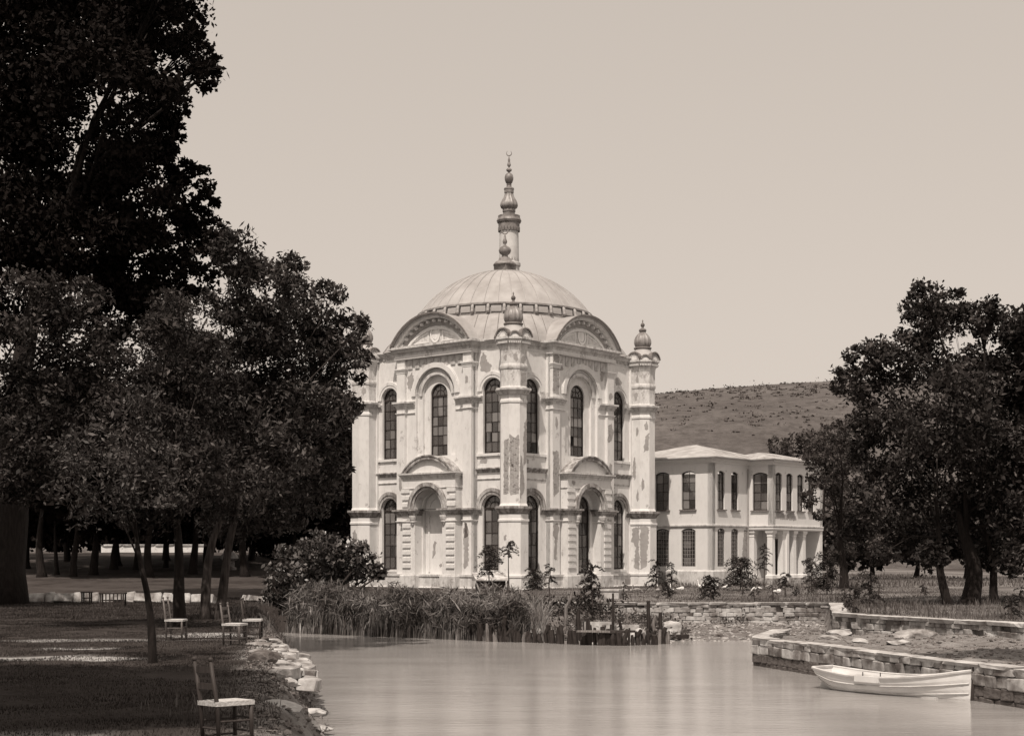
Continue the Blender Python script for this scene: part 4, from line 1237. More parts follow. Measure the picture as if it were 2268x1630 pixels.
roof_block(AB, AB + eR * 7.5, A0 + eR * 7.5, A0, 9.75, 3.6)
roof_block(BC + eL * 3.0, CD, D1, D1 + eL * 4.9, 9.25, 2.3)
# bare brick strip where the pavilion meets the mosque and patches
def ppatch(M, pts, mat, seed, amp=.07, y=0.0):
    MB().slab(ragged(pts, amp, seed), [], y - .008, y + .01).build('brick_patch', mat, pav, M)
ppatch(MA, [(2.6, 1.2), (3.35, 1.2), (3.3, 3.9), (3.4, 4.6), (3.2, 5.0), (3.3, 7.3), (3.5, 7.8), (2.6, 7.8)], 'brick', 41)
ppatch(MA, [(2.6, -.6), (4.6, -.6), (5.9, .1), (4.9, .95), (2.6, 1.0)], 'brick', 42, .1, -.11)
ppatch(MDm, [(.35, 4.62), (3.2, 4.55), (2.9, 5.1), (1.7, 4.9), (1.0, 5.1), (.4, 5.12)], 'brick', 43, .06)
ppatch(MBm, [(3.7, 1.3), (4.45, 1.3), (4.45, 3.9), (4.0, 3.9), (3.8, 2.6)], 'brick', 44, .06)
MB().tube([(4.36, -.08, 7.98), (4.36, -.08, 4.2), (4.36, -.08, 1.3)], [.05, .05, .05], 8).build('drainpipe', 'bare_render', pav, MBm)
# porch: recessed ground floor, columns, steps
Mr, Lr2 = wframe(BC + eR * 1.9, CD + eR * 1.9)
wi = MB().slab([(-.2, -.8), (LC, -.8), (LC, 4.0), (-.2, 4.0)], [arch_hole(.95, .75, 3.2, .5, 8, .1)], 0, .3).build('porch_wall', 'plaster_pavilion', pav, Mr)
MB().box(.46, 1.44, .1, .16, .75, 3.28).build('door', 'dark_board', pav, Mr)
Mq, Lq = wframe(BC + eR * 1.9 - eL * .1 + eL * 2.0, D1 + eL * 1.9)
Mi, Li = wframe(BC + eR * .1, BC + eR * 1.95)
MB().box(0, Li, 0, .3, -.8, 4.0).build('porch_wall', 'plaster_pavilion', pav, Mi)
Ms, Ls = wframe(CD + eR * 2.0 + eL * .0, D1)
MB().slab([(0, -.8), (Ls, -.8), (Ls, 4.0), (0, 4.0)], [arch_hole(1.0, .75, 3.2, .45, 8, .1), arch_hole(2.9, 1.2, 3.2, .4, 8, .1)], 1.7, 2.0).build('porch_wall', 'plaster_pavilion', pav, Ms)
MB().box(.55, 1.45, 1.78, 1.84, .75, 3.28).build('door', 'dark_board', pav, Ms)
MB().box(0, LD, 0.0, 2.4, 3.86, 4.0).build('porch_ceiling', 'plaster_pavilion', pav, MDm)
MB().box(.0, LD - .3, .02, 2.3, -.8, .62).build('porch_floor', 'stone_grey', pav, MDm)
colm = MB()
kq = 1 / math.cos(PI / 4)
colm.lathe([(.27 * kq, 0), (.27 * kq, .2), (.21 * kq, .24), (.205 * kq, .3), (.185 * kq, 2.75), (.21 * kq, 2.8), (.21 * kq, 2.86), (.19 * kq, 2.9), (.26 * kq, 3.02), (.29 * kq, 3.1), (.29 * kq, 3.24)], 4, phase=PI / 4)
cmh = colm.mesh('column', 'plaster_pavilion')
for x in (.30, 1.72, 3.18, 4.5):
    o = link('column', cmh, pav); o.matrix_local = MDm @ T((x, .30, .62))
o = link('column', cmh, pav); o.matrix_local = MCm @ T((.2, .3, .62))
MB().sweep([loc2(BC), loc2(CD), loc2(D1)], [(-.5, 3.84), (.03, 3.84), (.08, 3.92), (.08, 4.0), (-.5, 4.02)]).build('porch_lintel', 'plaster_pavilion', pav)
for i in range(4):
    MB().box(.9, 4.3, -.32 * (i + 1), -.32 * i + .02, -.8, .47 - i * .16).build('step', 'stone_grey', pav, MDm)
# ------------------------------------------------------------------ trees and plants
def px_blobs(lst, d, dens, depth=1.0, jit=.12, zmul=1.0):
    """(x, y, radius) of crown masses as read off at distance d -> 3D ellipsoids spread in depth"""
    res = []
    for b in lst:
        px, py, rp = b[:3]
        dd = d + (b[3] if len(b) > 3 else rnd.uniform(-1, 1) * jit * d * .5)
        c = P(px, py, dd); r = rp / FP * dd
        res.append(((c.x, c.y, c.z), (r, r * depth, r * zmul), max(60, int(dens * r * r))))
    return res
def tree(name, label, base, blobs, trunk_r, size, leaf, bark='bark', lean=(0, 0), group=None, fork=None, elong=2.0, droop=.25, clump=.30, limbs=8, trunks=None):
    root = empty(name, label, 'tree', base, 0, group)
    b0 = Vector(base)
    top = sum((Vector(b[0]) for b in blobs), Vector()) / len(blobs) - b0
    zlow = min(b[0][2] - b[1][2] for b in blobs) - b0.z
    tops = []
    tk = MB()
    for (ox, oy, r0, lx, ly) in (trunks or [(0, 0, trunk_r, lean[0], lean[1])]):
        h = max(1.5, zlow + (top.z - zlow) * .55)
        n = 9; pts = []; rad = []
        for i in range(n):
            t = i / (n - 1)
            w = .10 * r0 * 3 * math.sin(t * 7 + ox * 3 + b0.x)
            pts.append((ox + lx * t + (top.x - ox - lx) * max(0, t - .45) * .8 + w, oy + ly * t + (top.y - oy - ly) * max(0, t - .45) * .8 + w * .5, -.35 + (h + .35) * t))
            rad.append(r0 * (1.0 + .55 * max(0, 1 - t * 7) ** 2) * (1 - .72 * t))
        tk.tube(pts, rad, 12, jit=.05)
        tops.append((Vector(pts[5]), Vector(pts[-1]), rad[5], rad[-1]))
    tk.build('trunk', bark, root, smooth=True)
    br = MB()
    for i, b in enumerate(blobs[:limbs * 2]):
        a, e, ra, re = tops[i % len(tops)]
        t = rnd.uniform(0, 1); s = a.lerp(e, t); c = Vector(b[0]) - b0
        mid = s.lerp(c, .5) + Vector((rnd.uniform(-.1, .1), rnd.uniform(-.1, .1), .12)) * (c - s).length * .8
        r1 = (ra + (re - ra) * t) * .42
        br.tube([s, s.lerp(mid, .6), mid, mid.lerp(c, .6), c], [r1, r1 * .8, r1 * .62, r1 * .42, r1 * .18], 6)
        for k in range(4):
            dv = Vector((rnd.gauss(0, 1), rnd.gauss(0, 1), rnd.gauss(.2, .8))).normalized()
            e2 = c + Vector((dv.x * b[1][0], dv.y * b[1][1], dv.z * b[1][2])) * .75
            br.tube([mid.lerp(c, .6), c.lerp(e2, .5) + Vector((0, 0, .1)), e2], [r1 * .35, r1 * .2, r1 * .06], 5)
    br.build('limbs', bark, root, smooth=True)
    leaf_obj('crown', blobs, size, leaf, root, elong, droop, clump, base)
    return root
def gpos(px, py):
    p = G(px, py); return (p.x, p.y, gz(p.x, p.y))

# great dark plane tree filling the upper left
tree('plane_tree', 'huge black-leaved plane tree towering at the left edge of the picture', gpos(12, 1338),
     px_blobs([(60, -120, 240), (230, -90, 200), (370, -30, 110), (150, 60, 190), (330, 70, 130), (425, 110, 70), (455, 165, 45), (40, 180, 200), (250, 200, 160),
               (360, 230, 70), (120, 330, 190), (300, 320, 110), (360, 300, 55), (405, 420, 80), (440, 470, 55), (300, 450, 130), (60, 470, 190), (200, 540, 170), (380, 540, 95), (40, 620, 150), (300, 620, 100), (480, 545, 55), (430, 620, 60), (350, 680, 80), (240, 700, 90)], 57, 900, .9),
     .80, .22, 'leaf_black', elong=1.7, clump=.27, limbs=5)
# feathery tree in front of the mosque's left turret
tree('ash_tree', 'feathery grey-leaved tree with double trunk leaning over the mosque corner', gpos(458, 1372),
     px_blobs([(520, 570, 70), (590, 640, 95), (690, 690, 80), (640, 600, 45), (745, 650, 26), (770, 745, 50), (808, 715, 22, -1), (640, 780, 120), (745, 830, 65), (795, 790, 30, -1), (560, 850, 130), (690, 930, 100), (765, 905, 45), (450, 720, 120), (600, 1010, 120), (720, 1050, 70), (480, 940, 130), (640, 1120, 90), (560, 740, 90), (400, 820, 110), (520, 1120, 90)], 44, 1900, .9),
     .17, .17, 'leaf_mid', 'bark_pale', elong=2.6, droop=.5, clump=.30, trunks=[(0, 0, .17, .1, 0), (.36, .3, .17, .25, .2)])
tree('ash_tree', 'dark leaning tree trunk behind the left lawn chair with drooping crown', gpos(408, 1388),
     px_blobs([(330, 800, 110), (400, 900, 120), (300, 960, 120), (430, 1040, 110), (340, 1090, 100), (520, 1100, 90), (380, 720, 90), (450, 820, 90)], 39, 1700, .9),
     .19, .15, 'leaf_dark', lean=(-.45, .2), elong=2.6, droop=.5)
tree('young_tree', 'slim crooked young tree standing alone on the sunlit lawn strip', gpos(337, 1468),
     px_blobs([(210, 990, 75), (160, 1070, 65), (260, 1110, 65), (330, 1000, 70), (140, 1000, 45), (250, 1050, 60), (190, 1130, 50), (370, 1090, 50), (310, 900, 60)], 26, 1900, .9),
     .085, .10, 'leaf_pale', lean=(-.15, .1), elong=2.4, clump=.34)
tree('ash_tree', 'pale speckled tree crown at the far left below the plane tree', (-15.8, 38, 0),
     px_blobs([(70, 700, 120), (160, 760, 110), (40, 850, 120), (180, 660, 60), (60, 980, 120), (230, 820, 90), (150, 900, 110), (60, 1060, 90)], 37, 1600, .9),
     .3, .15, 'leaf_dark', elong=2.2)
# the wood behind the lawn
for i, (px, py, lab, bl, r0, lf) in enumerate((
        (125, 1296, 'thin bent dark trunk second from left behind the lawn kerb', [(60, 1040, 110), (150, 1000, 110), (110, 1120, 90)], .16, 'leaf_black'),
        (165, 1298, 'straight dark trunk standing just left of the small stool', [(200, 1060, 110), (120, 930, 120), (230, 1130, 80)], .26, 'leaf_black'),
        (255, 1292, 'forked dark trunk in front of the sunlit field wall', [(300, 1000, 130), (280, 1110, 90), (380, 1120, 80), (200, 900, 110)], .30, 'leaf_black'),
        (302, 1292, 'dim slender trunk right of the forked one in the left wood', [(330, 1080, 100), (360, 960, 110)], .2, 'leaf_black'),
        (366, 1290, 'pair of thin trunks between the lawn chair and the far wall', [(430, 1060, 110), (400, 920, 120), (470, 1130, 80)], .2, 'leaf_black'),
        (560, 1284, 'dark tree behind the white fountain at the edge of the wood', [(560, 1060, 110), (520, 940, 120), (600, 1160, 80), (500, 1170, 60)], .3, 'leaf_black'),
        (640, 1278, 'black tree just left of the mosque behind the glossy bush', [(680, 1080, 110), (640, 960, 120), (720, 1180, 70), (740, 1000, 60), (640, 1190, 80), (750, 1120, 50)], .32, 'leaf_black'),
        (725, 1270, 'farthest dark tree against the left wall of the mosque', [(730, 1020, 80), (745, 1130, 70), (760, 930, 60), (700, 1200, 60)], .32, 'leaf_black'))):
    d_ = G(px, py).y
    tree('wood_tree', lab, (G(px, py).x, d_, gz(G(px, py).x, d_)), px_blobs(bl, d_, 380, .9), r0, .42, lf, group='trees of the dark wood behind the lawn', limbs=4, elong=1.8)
# right-hand group
tree('plane_tree', 'large dark tree with three trunks on the right-hand meadow', gpos(2150, 1338),
     px_blobs([(2048, 655, 42), (2105, 670, 48), (2030, 720, 60), (2180, 700, 50), (2215, 770, 90), (2110, 770, 110), (1985, 800, 80), (1910, 800, 48), (1880, 850, 45), (1960, 900, 100), (2090, 920, 130), (2230, 930, 120), (2300, 800, 120), (2010, 1040, 110),
               (2140, 1070, 120), (2270, 1080, 120), (1940, 1010, 70), (1985, 1150, 85), (2100, 1190, 75), (2220, 1200, 80), (1925, 1120, 55), (2300, 1180, 80), (1945, 1230, 32), (1900, 1180, 50), (2060, 1230, 45), (2180, 1235, 40), (2250, 1240, 50), (2130, 900, 100), (2180, 1000, 100)], 58, 1000, .9),
     .55, .20, 'leaf_dark', elong=2.0, clump=.30, limbs=12, trunks=[(0, 0, .42, .1, 0), (-1.0, -.6, .20, -.75, .3), (.95, .3, .19, .3, .2)])
tree('plane_tree', 'dark crown cut by the right edge of the picture', (23.5, 60, 0),
     px_blobs([(2290, 720, 60), (2330, 850, 130), (2400, 760, 150), (2330, 1020, 130), (2400, 1000, 150)], 60, 300, .9), .5, .28, 'leaf_dark', elong=2.0)
tree('ash_tree', 'lighter feathery tree overlapping the right end of the pavilion', (19.4, 86, 0),
     px_blobs([(1850, 1010, 56), (1812, 1000, 32), (1885, 1080, 62), (1792, 1105, 24, -2), (1815, 1140, 16, -2), (1895, 1170, 66), (1905, 960, 60), (1855, 960, 34), (1850, 1070, 40), (1800, 1020, 32, -2), (1812, 1065, 26, -2)], 86, 900, .9),
     .3, .22, 'leaf_soft', elong=2.4, droop=.5)
for i, (px, bl, lab) in enumerate(((1840, [(1840, 1200, 50), (1860, 1150, 60), (1890, 1215, 40), (1830, 1235, 26), (1880, 1245, 24), (1860, 1225, 34)], 'dense shade tree just right of the porch columns'),
                                   (1930, [(1920, 1190, 60), (1960, 1150, 70), (1910, 1230, 32), (1950, 1232, 30)], 'dark tree at the back of the meadow left of the three trunks'),
                                   (2030, [(2030, 1180, 70), (2080, 1150, 80), (2010, 1228, 32), (2060, 1230, 34)], 'dark tree at the back of the meadow behind the three trunks'),
                                   (2140, [(2140, 1180, 70), (2190, 1150, 80), (2160, 1230, 28)], 'dark tree at the back of the meadow right of the thick trunk'),
                                   (2240, [(2240, 1180, 70), (2290, 1150, 80), (2230, 1230, 28)], 'dark tree at the back of the meadow by the right edge'))):
    d_ = 118 + 6 * (i % 3)
    x_ = (px - 1134) / FP * d_
    tree('wood_tree', lab, (x_, d_, 0), px_blobs(bl, d_, 200, .9), .3, .5, 'leaf_dark', group='trees behind the right meadow', limbs=3, elong=1.6)
for i, (px, py, r_) in enumerate(((1775, 1000, 46), (1722, 988, 26), (1822, 985, 50))):
    p = P(px, py + r_, 200); x_ = p.x
    bl = px_blobs([(px, py, r_), (px + r_ * .8, py + r_ * .5, r_ * .7)], 200, 150, .9)
    tree('hill_tree', ('bushy tree rising behind the right end of the pavilion roof', 'small tree showing above the middle of the pavilion roof', 'rounded tree on the slope left of the big right-hand crown')[i], (x_, 200, 0), bl, .3, .45, 'leaf_soft', limbs=2, elong=1.6)
# overhanging crowns whose shade falls on the near lawn and the quay
def canopy(label, base, cx, cy, cz, rx, ry, rz, n, r0=.4):
    bl = []
    for i in range(n):
        a = rnd.uniform(0, 2 * PI); q = math.sqrt(rnd.random())
        bl.append(((cx + rx * q * math.cos(a), cy + ry * q * math.sin(a), cz + rnd.uniform(-rz, rz)), (1.7, 1.7, 1.0), 1400))
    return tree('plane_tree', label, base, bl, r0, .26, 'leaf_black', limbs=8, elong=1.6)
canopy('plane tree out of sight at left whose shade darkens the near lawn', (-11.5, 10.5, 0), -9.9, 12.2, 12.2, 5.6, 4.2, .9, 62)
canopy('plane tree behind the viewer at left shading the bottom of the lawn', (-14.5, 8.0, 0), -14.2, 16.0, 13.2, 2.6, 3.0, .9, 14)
for i, (px, d_, py0) in enumerate(((90, 92, 1050), (210, 95, 1050), (330, 92, 1050), (430, 96, 1050), (540, 93, 1050), (60, 104, 1080), (150, 116, 1040), (260, 108, 1060), (370, 118, 1050), (460, 106, 1060), (560, 120, 1060), (650, 110, 1070), (10, 122, 1060))):  # crowns added behind the wood to throw shade on the far field
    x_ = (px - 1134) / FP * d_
    tree('wood_tree', 'tree added far back in the wood to shade the field, ' + ('in the front row left', 'in the front row second from left', 'in the middle of the front row', 'in the front row fourth from left', 'in the front row right', 'behind the big trunk', 'left of the forked trunk', 'behind the forked trunk', 'behind the thin trunk pair', 'behind the leaning lawn tree', 'behind the white fountain', 'nearest the mosque', 'at the left edge')[i],
         (x_, d_, gz(x_, d_)), px_blobs([(px, py0, 105), (px + 60, py0 + 40, 75), (px - 50, py0 - 80, 95), (px + 30, py0 - 130, 85), (px - 30, py0 + 60, 60)], d_, 150, 1.2), .3, .7, 'leaf_black', group='far trees added to shade the field', limbs=3, elong=1.5)
GV = 'unseen trees added around the viewer to block sky light'  # out of view, added to keep sky light off the near lawn
for i, (bx, by, cx, cy, lab) in enumerate(((-8, -3, -7.5, -1, 'added shade tree just behind the viewer at left'), (-15, 0, -14.5, 2.5, 'added shade tree left of the viewer'), (-12, -10, -12, -8, 'added shade tree farther behind the viewer'), (-21, 12, -20.5, 13, 'added shade tree beside the left lawn, out of frame'),
        (-21, 25, -20.8, 25.5, 'added shade tree left of the sunlit strip, out of frame'), (-25, 38, -24.5, 38, 'added shade tree left of the pale speckled crown, out of frame'), (-22, 5, -22, 5, 'added shade tree at far left behind the near lawn'), (-4, -13, -5, -11, 'added shade tree behind the viewer nearest the water'))):
    bl_ = []
    for q in range(15):
        a_ = rnd.uniform(0, 2 * PI); r_ = math.sqrt(rnd.random())
        bl_.append(((cx + 3.1 * r_ * math.cos(a_), cy + 3.1 * r_ * math.sin(a_), rnd.uniform(4.5, 11.5)), (1.8, 1.8, 1.4), 520))
    tree('plane_tree', lab, (bx, by, 0), bl_, .3, .46, 'leaf_black', limbs=4, elong=1.5, group=GV)
for i, (px, bl_) in enumerate(((20, 0), (120, 0), (215, 0), (310, 0), (405, 0), (500, 0), (600, 0), (700, 0))):
    x_ = (px - 1134) / FP * 172
    tree('wood_tree', 'low dark tree closing the wood beyond the field wall, ' + ('leftmost', 'second from left', 'third from left', 'fourth from left', 'fourth from right', 'third from right', 'second from right', 'rightmost')[i], (x_, 172, 2.2),
         px_blobs([(px, 1150, 70), (px + 45, 1175, 50), (px - 40, 1170, 50), (px + 10, 1190, 46), (px + 30, 1120, 60)], 172, 80, .8), .3, .8, 'leaf_black', group='trees closing the wood', limbs=2, elong=1.5)
canopy('plane tree added at the left margin to shade the great trunk', (-24, 47, 0), -21.8, 50.5, 11.5, 2.6, 2.6, 2.0, 16, .4)  # crown added off the frame edge so its shadow darkens the trunk
canopy('tree beyond the right edge whose branch shades the quay platform', (14.5, 19.5, -.2), 9.6, 24.3, 13.4, 1.5, .5, .4, 4, .3)

# glossy bush on the left bank
bush = empty('laurel_bush', 'large glossy-leaved rounded bush beside the reeds in front of the mosque', 'bush', (-7.6, 57.2, 0))
bl = px_blobs([(640, 1245, 50), (700, 1215, 45), (755, 1215, 42), (800, 1240, 40), (830, 1265, 26), (720, 1260, 55), (660, 1285, 50), (620, 1295, 42), (770, 1270, 45), (600, 1325, 30), (650, 1330, 42), (700, 1305, 40), (845, 1272, 14), (612, 1352, 30), (632, 1375, 26)], 57, 760, .9, .03)
bl = [(c, r, int(n * 1.9)) for c, r, n in bl]
leaf_obj('foliage', bl, .19, 'leaf_gloss', bush, 1.9, .1, .30, (-7.6, 57.2, 0))
sm = MB()
for b in bl:
    c = Vector(b[0]) - Vector((-7.6, 57.2, 0)); sm.tube([(rnd.uniform(-.3, .3), rnd.uniform(-.3, .3), -.2), c * .5 + Vector((0, 0, -.2)), c], [.07, .05, .02], 6)
sm.build('stems', 'stem', bush)

# reeds
def blades(n, px0, px1, depth_fn, h0, h1, w, lean, mat, name, bend=.5, zoff=0.0, seglen=4):
    u = rng.uniform(0, 1, n); v = rng.uniform(0, 1, n) 
    x, y = depth_fn(u, v)
    z0 = np.maximum(ground_z(x, y), WATER_Z - .1) + zoff
    h = rng.uniform(h0, h1, n) * (.75 + .35 * fnoise(x, y, 1.3, 2))
    a = rng.uniform(0, 2 * PI, n); dirx = np.cos(a) * .55 + lean; diry = np.sin(a) * .45
    k = h * bend * rng.uniform(.2, 1.0, n)
    wd = w * rng.uniform(.6, 1.3, n); pa = rng.uniform(0, PI, n); wx = np.cos(pa) * wd; wy = np.sin(pa) * wd
    P_ = []
    for s in range(seglen + 1):
        t = s / seglen
        f = t ** 1.9
        P_.append(np.stack([x + dirx * k * f, y + diry * k * f, z0 + h * (t - .28 * bend * f * t)], -1))
    off = np.stack([wx, wy, np.zeros(n)], -1)
    vs = []; 
    for s in range(seglen):
        t0, t1 = 1 - (s / seglen) ** 1.5, 1 - ((s + 1) / seglen) ** 1.5
        vs.append(np.stack([P_[s] - off * t0 * .5, P_[s] + off * t0 * .5, P_[s + 1] + off * t1 * .5, P_[s + 1] - off * t1 * .5], 1).reshape(-1, 3))
    allv = np.concatenate(vs)
    return allv
def shore(u):
    xs = np.array([-8.5, -3.7, -.5, .7, 1.6]); ys = np.array([55.2, 51.7, 49.4, 49.0, 48.0])
    x = -8.4 + u * 8.75
    return x, np.interp(x, xs, ys)
def reed_area(u, v):
    x, y = shore(u); return x + rng.normal(size=len(u)) * .1, y + .05 + v ** 1.2 * 3.4 + rng.normal(size=len(u)) * .1
va = blades(15000, 0, 0, reed_area, 1.25, 2.0, .045, .30, 'reed', 'reed_bed', .95)
tag(link('reed_bed', np_mesh('reed_bed', va, 4, 'reed')), 'dense bed of tall reeds along the far shore in front of the mosque', 'reeds', kind='stuff')
rx_, ry_ = reed_area(rng.uniform(0, 1, 1500), rng.uniform(0, 1, 1500))
pc = np.stack([rx_, ry_, ground_z(rx_, ry_) * 0 - .95 + rng.uniform(.6, 1.75, 1500) * (.8 + .3 * fnoise(rx_, ry_, 1.3, 2))], -1)
pp_ = np.repeat(pc, 19, 0) + rng.normal(size=(1500 * 19, 3)) * np.array([.13, .13, .10])
tag(link('reed_leaves', np_mesh('reed_leaves', leaf_verts(pp_, .36, 10.0, .35), 4, 'reed')), 'drooping leaf tufts mixed through the reed bed', 'reeds', kind='stuff')
def reed_area2(u, v):
    x = -1.8 + 2.9 * u; return x, np.interp(x, [-3.7, -.5, .7, 2.4], [51.7, 49.4, 49, 47.6]) + .3 + v * 3.5
va = blades(1700, 0, 0, reed_area2, 1.1, 2.1, .05, .1, 'reed_dry', 'dry_reeds', .8)
tag(link('dry_reeds', np_mesh('dry_reeds', va, 4, 'reed_dry')), 'pale dry reed leaves at the right end of the reed bed', 'reeds', kind='stuff')

# grass: near lawn, terrace, meadow
def area_pts(n, x0, x1, y0, y1, ok):
    x = rng.uniform(x0, x1, n); y = rng.uniform(y0, y1, n)
    m = ok(x, y); return x[m], y[m]
def grass(name, label, x, y, h0, h1, w, mat, bend=.5, sg=2):
    def fn(u, v): return x, y
    va = blades(len(x), 0, 0, fn, h0, h1, w, .05, mat, name, bend, seglen=sg)
    tag(link(name, np_mesh(name, va, 4, mat)), label, 'grass', kind='stuff')
lawn_ok = lambda x, y: (~inside(x, y, WPOLY)) & (pdist(x, y, WPOLY) > 1.0) & (x > -.36 * y) & (fnoise(x, y, .8, 2) > -.55)
x, y = area_pts(230000, -16, -1.2, 13, 46, lawn_ok); grass('lawn_grass', 'short cropped grass of the left lawn', x, y, .025, .07, .014, 'grass_blade', .6, 1)
x, y = area_pts(70000, -23, -6, 44, 66, lambda x, y: (pdist(x, y, WPOLY) > 1.0) & (x > -.37 * y)); grass('field_grass', 'rougher grass at the back of the shaded lawn', x, y, .05, .14, .03, 'grass_blade', .6, 1)
x, y = area_pts(1500, -4.6, -1.6, 14, 34, lambda x, y: (~inside(x, y, WPOLY)) & (fnoise(x, y, 1.5, 1) > .1)); grass('bank_grass', 'tufts of long grass on the broken left bank', x, y, .12, .38, .014, 'weed', .7)
terr_ok = lambda x, y: inside(x, y, TERR) & (pdist(x, y, TERR) > .4) & (fnoise(x, y, .5, 3) + rng.uniform(-.6, .6, len(x)) > -.25)
x, y = area_pts(60000, -2.5, 26, 40, 92, terr_ok); grass('terrace_grass', 'rough grass and weeds covering the terrace and right meadow', x, y, .04, .15, .03, 'weed', .6)
x, y = area_pts(9000, 8, 40, 90, 150, lambda x, y: x > 0); grass('meadow_grass', 'tall seeding grass of the far right meadow', x, y, .2, .5, .06, 'weed', .5)
x, y = area_pts(9000, 9, 24, 38, 62, lambda x, y: inside(x, y, TERR) & (pdist(x, y, TERR) > .5) & (fnoise(x, y, .9, 1) > .0)); grass('tall_weeds', 'taller weeds round the three-trunked tree', x, y, .2, .55, .03, 'weed', .5)

x, y = area_pts(2600, -10, -4.6, 34, 57, lambda x, y: (~inside(x, y, WPOLY)) & (pdist(x, y, WPOLY) < 1.9)); grass('shore_grass', 'long grass hanging over the bank behind the lawn chairs', x, y, .15, .5, .03, 'weed', .8)
# weeds on the wall foot, mud and platform, joined as one carpet each
def carpet(name, label, x, y, h, size, mat, k=14):
    c = np.stack([x, y, ground_z(x, y)], -1)
    p = np.repeat(c, k, 0) + rng.normal(size=(len(c) * k, 3)) * np.array([h * .6, h * .6, 0]) 
    p[:, 2] += np.abs(rng.normal(size=len(p))) * h * .8
    tag(link(name, np_mesh(name, leaf_verts(p, size, 2.0), 4, mat)), label, 'weeds', kind='stuff')
x, y = area_pts(900, -1.5, 6.2, 49.5, 57.0, lambda x, y: (~inside(x, y, WPOLY)) & (pdist(x, y, WPOLY) > .6) & (fnoise(x, y, 1.1, 6) > -.15)); carpet('bank_weeds', 'tangled dark weeds between the pilings and the terrace wall', x, y, .22, .12, 'weed')
x, y = area_pts(260, -2, 4.0, 53.5, 57.1, lambda x, y: fnoise(x, y, 1.0, 6) > -.2); carpet('wall_weeds', 'leafy dark plants growing up against the terrace wall', x, y, .38, .16, 'leaf_dark')
x, y = area_pts(150, 5.5, 12.5, 55.6, 57.0, lambda x, y: fnoise(x, y, 1.3, 2) > .25); carpet('rubble_weeds', 'small weeds at the foot of the rubble wall', x, y, .16, .09, 'weed')
x, y = area_pts(220, 9.8, 17.5, 29, 46, lambda x, y: inside(x, y, PLAT) & (pdist(x, y, [(10.3, 46.4), (13.75, 39.0), (18.2, 29.2)], False) < .9)); carpet('platform_weeds', 'weeds along the foot of the low garden wall', x, y, .16, .09, 'weed')
x, y = area_pts(160, -5.2, -2.4, 15, 36, lambda x, y: (~inside(x, y, WPOLY)) & (pdist(x, y, WPOLY) < .5)); carpet('waterside_weeds', 'small weeds hanging over the edge of the left bank', x, y, .12, .06, 'weed', 10)

# saplings and small shrubs
def sapling(label, px, py, h, w, n=16, mat='leaf_dark', bare=.4, group='saplings on the terrace', dx=None, name='sapling'):
    b = G(px, py) if dx is None else Vector((dx[0], dx[1], 0))
    b.z = gz(b.x, b.y)
    root = empty(name, label, 'plant', b, 0, group)
    st = MB()
    st.tube([(0, 0, -.1), (rnd.uniform(-.05, .05), 0, h * .4), (rnd.uniform(-.1, .1), 0, h * .95)], [.035, .028, .012], 6)
    pts = []
    for i in range(n):
        t = bare + (1 - bare) * (i + rnd.random()) / n
        a = rnd.uniform(0, 2 * PI); L = w * rnd.uniform(.6, 1.1) * (1 - .35 * t)
        p0 = np.array([0, 0, h * t])
        for j in range(13):
            s = (j + 2) / 14
            q = p0 + np.array([math.cos(a) * L * s, math.sin(a) * L * s, L * (.55 * s - .75 * s * s)])
            pts += [q + rng.normal(size=3) * .04 * w for _ in range(4)]
        st.tube([p0, p0 + np.array([math.cos(a) * L * .5, math.sin(a) * L * .5, L * .09]), p0 + np.array([math.cos(a) * L, math.sin(a) * L, -L * .2])], [.010, .008, .004], 4)
    st.build('stem', 'stem', root)
    link('foliage', np_mesh('foliage', leaf_verts(np.array(pts), .105 * (w ** .5), 2.6), 4, mat), root)
    return root
sapling('feathery sapling with layered branches in front of the shed left of the mosque corner', 1085, 1318, 2.3, .95, 34)
sapling('thin-stemmed sapling with a tuft of leaves before the mosque corner turret', 1128, 1316, 2.6, .70, 18, bare=.72)
sapling('tall bushy sapling in front of the mosque doorway', 1312, 1352, 2.4, .72, 36, bare=.3)
sapling('young plant with star-shaped leaves left of the doorway sapling', 1218, 1325, 1.5, .5, 14)
sapling('broad drooping shrub in front of the pavilion wall', 1640, 1308, 1.75, 1.2, 70, 'leaf_mid', .1)
sapling('slim sapling standing before the porch column', 1692, 1305, 2.6, .6, 20)
sapling('bushy dark shrub at the right of the porch steps', 1832, 1316, 2.1, .95, 56, 'leaf_dark', .1)
sapling('smaller shrub between the porch steps and the dark shrub', 1797, 1312, 1.7, .75, 36, 'leaf_mid', .1)
sapling('lone shrub on the terrace below the porch steps', 1740, 1322, 1.1, .45, 16)
sapling('round shrub on the terrace edge in front of the geese', 1575, 1330, 1.0, .65, 36, bare=.1)
sapling('low dark shrub on the terrace left of the standing goose', 1478, 1325, .75, .5, 18, bare=.1)
sapling('bushy weed growing over the right end of the terrace wall', 1925, 1345, 1.3, .7, 24, 'leaf_mid', .1)
sapling('leafy weed hanging down at the junction of the two walls', 1890, 1360, .9, .5, 18, 'leaf_mid', .1)
sapling('dark ivy-like shrub in the corner between mosque and pavilion', 1452, 1306, 1.7, .6, 26, 'leaf_black', .1)
sapling('dark shrub against the pavilion plinth near the mosque', 1487, 1302, 1.5, .5, 22, 'leaf_black', .1)
sapling('dark weed against the mosque plinth right of the shed', 1180, 1308, 1.2, .9, 44, 'leaf_dark', .05)
sapling('small weed at the coping of the terrace wall', 1650, 1338, .6, .3, 10, bare=.1)
sapling('spiky weed on the meadow at the right edge', 2240, 1370, .7, .4, 14, 'leaf_mid', .1)
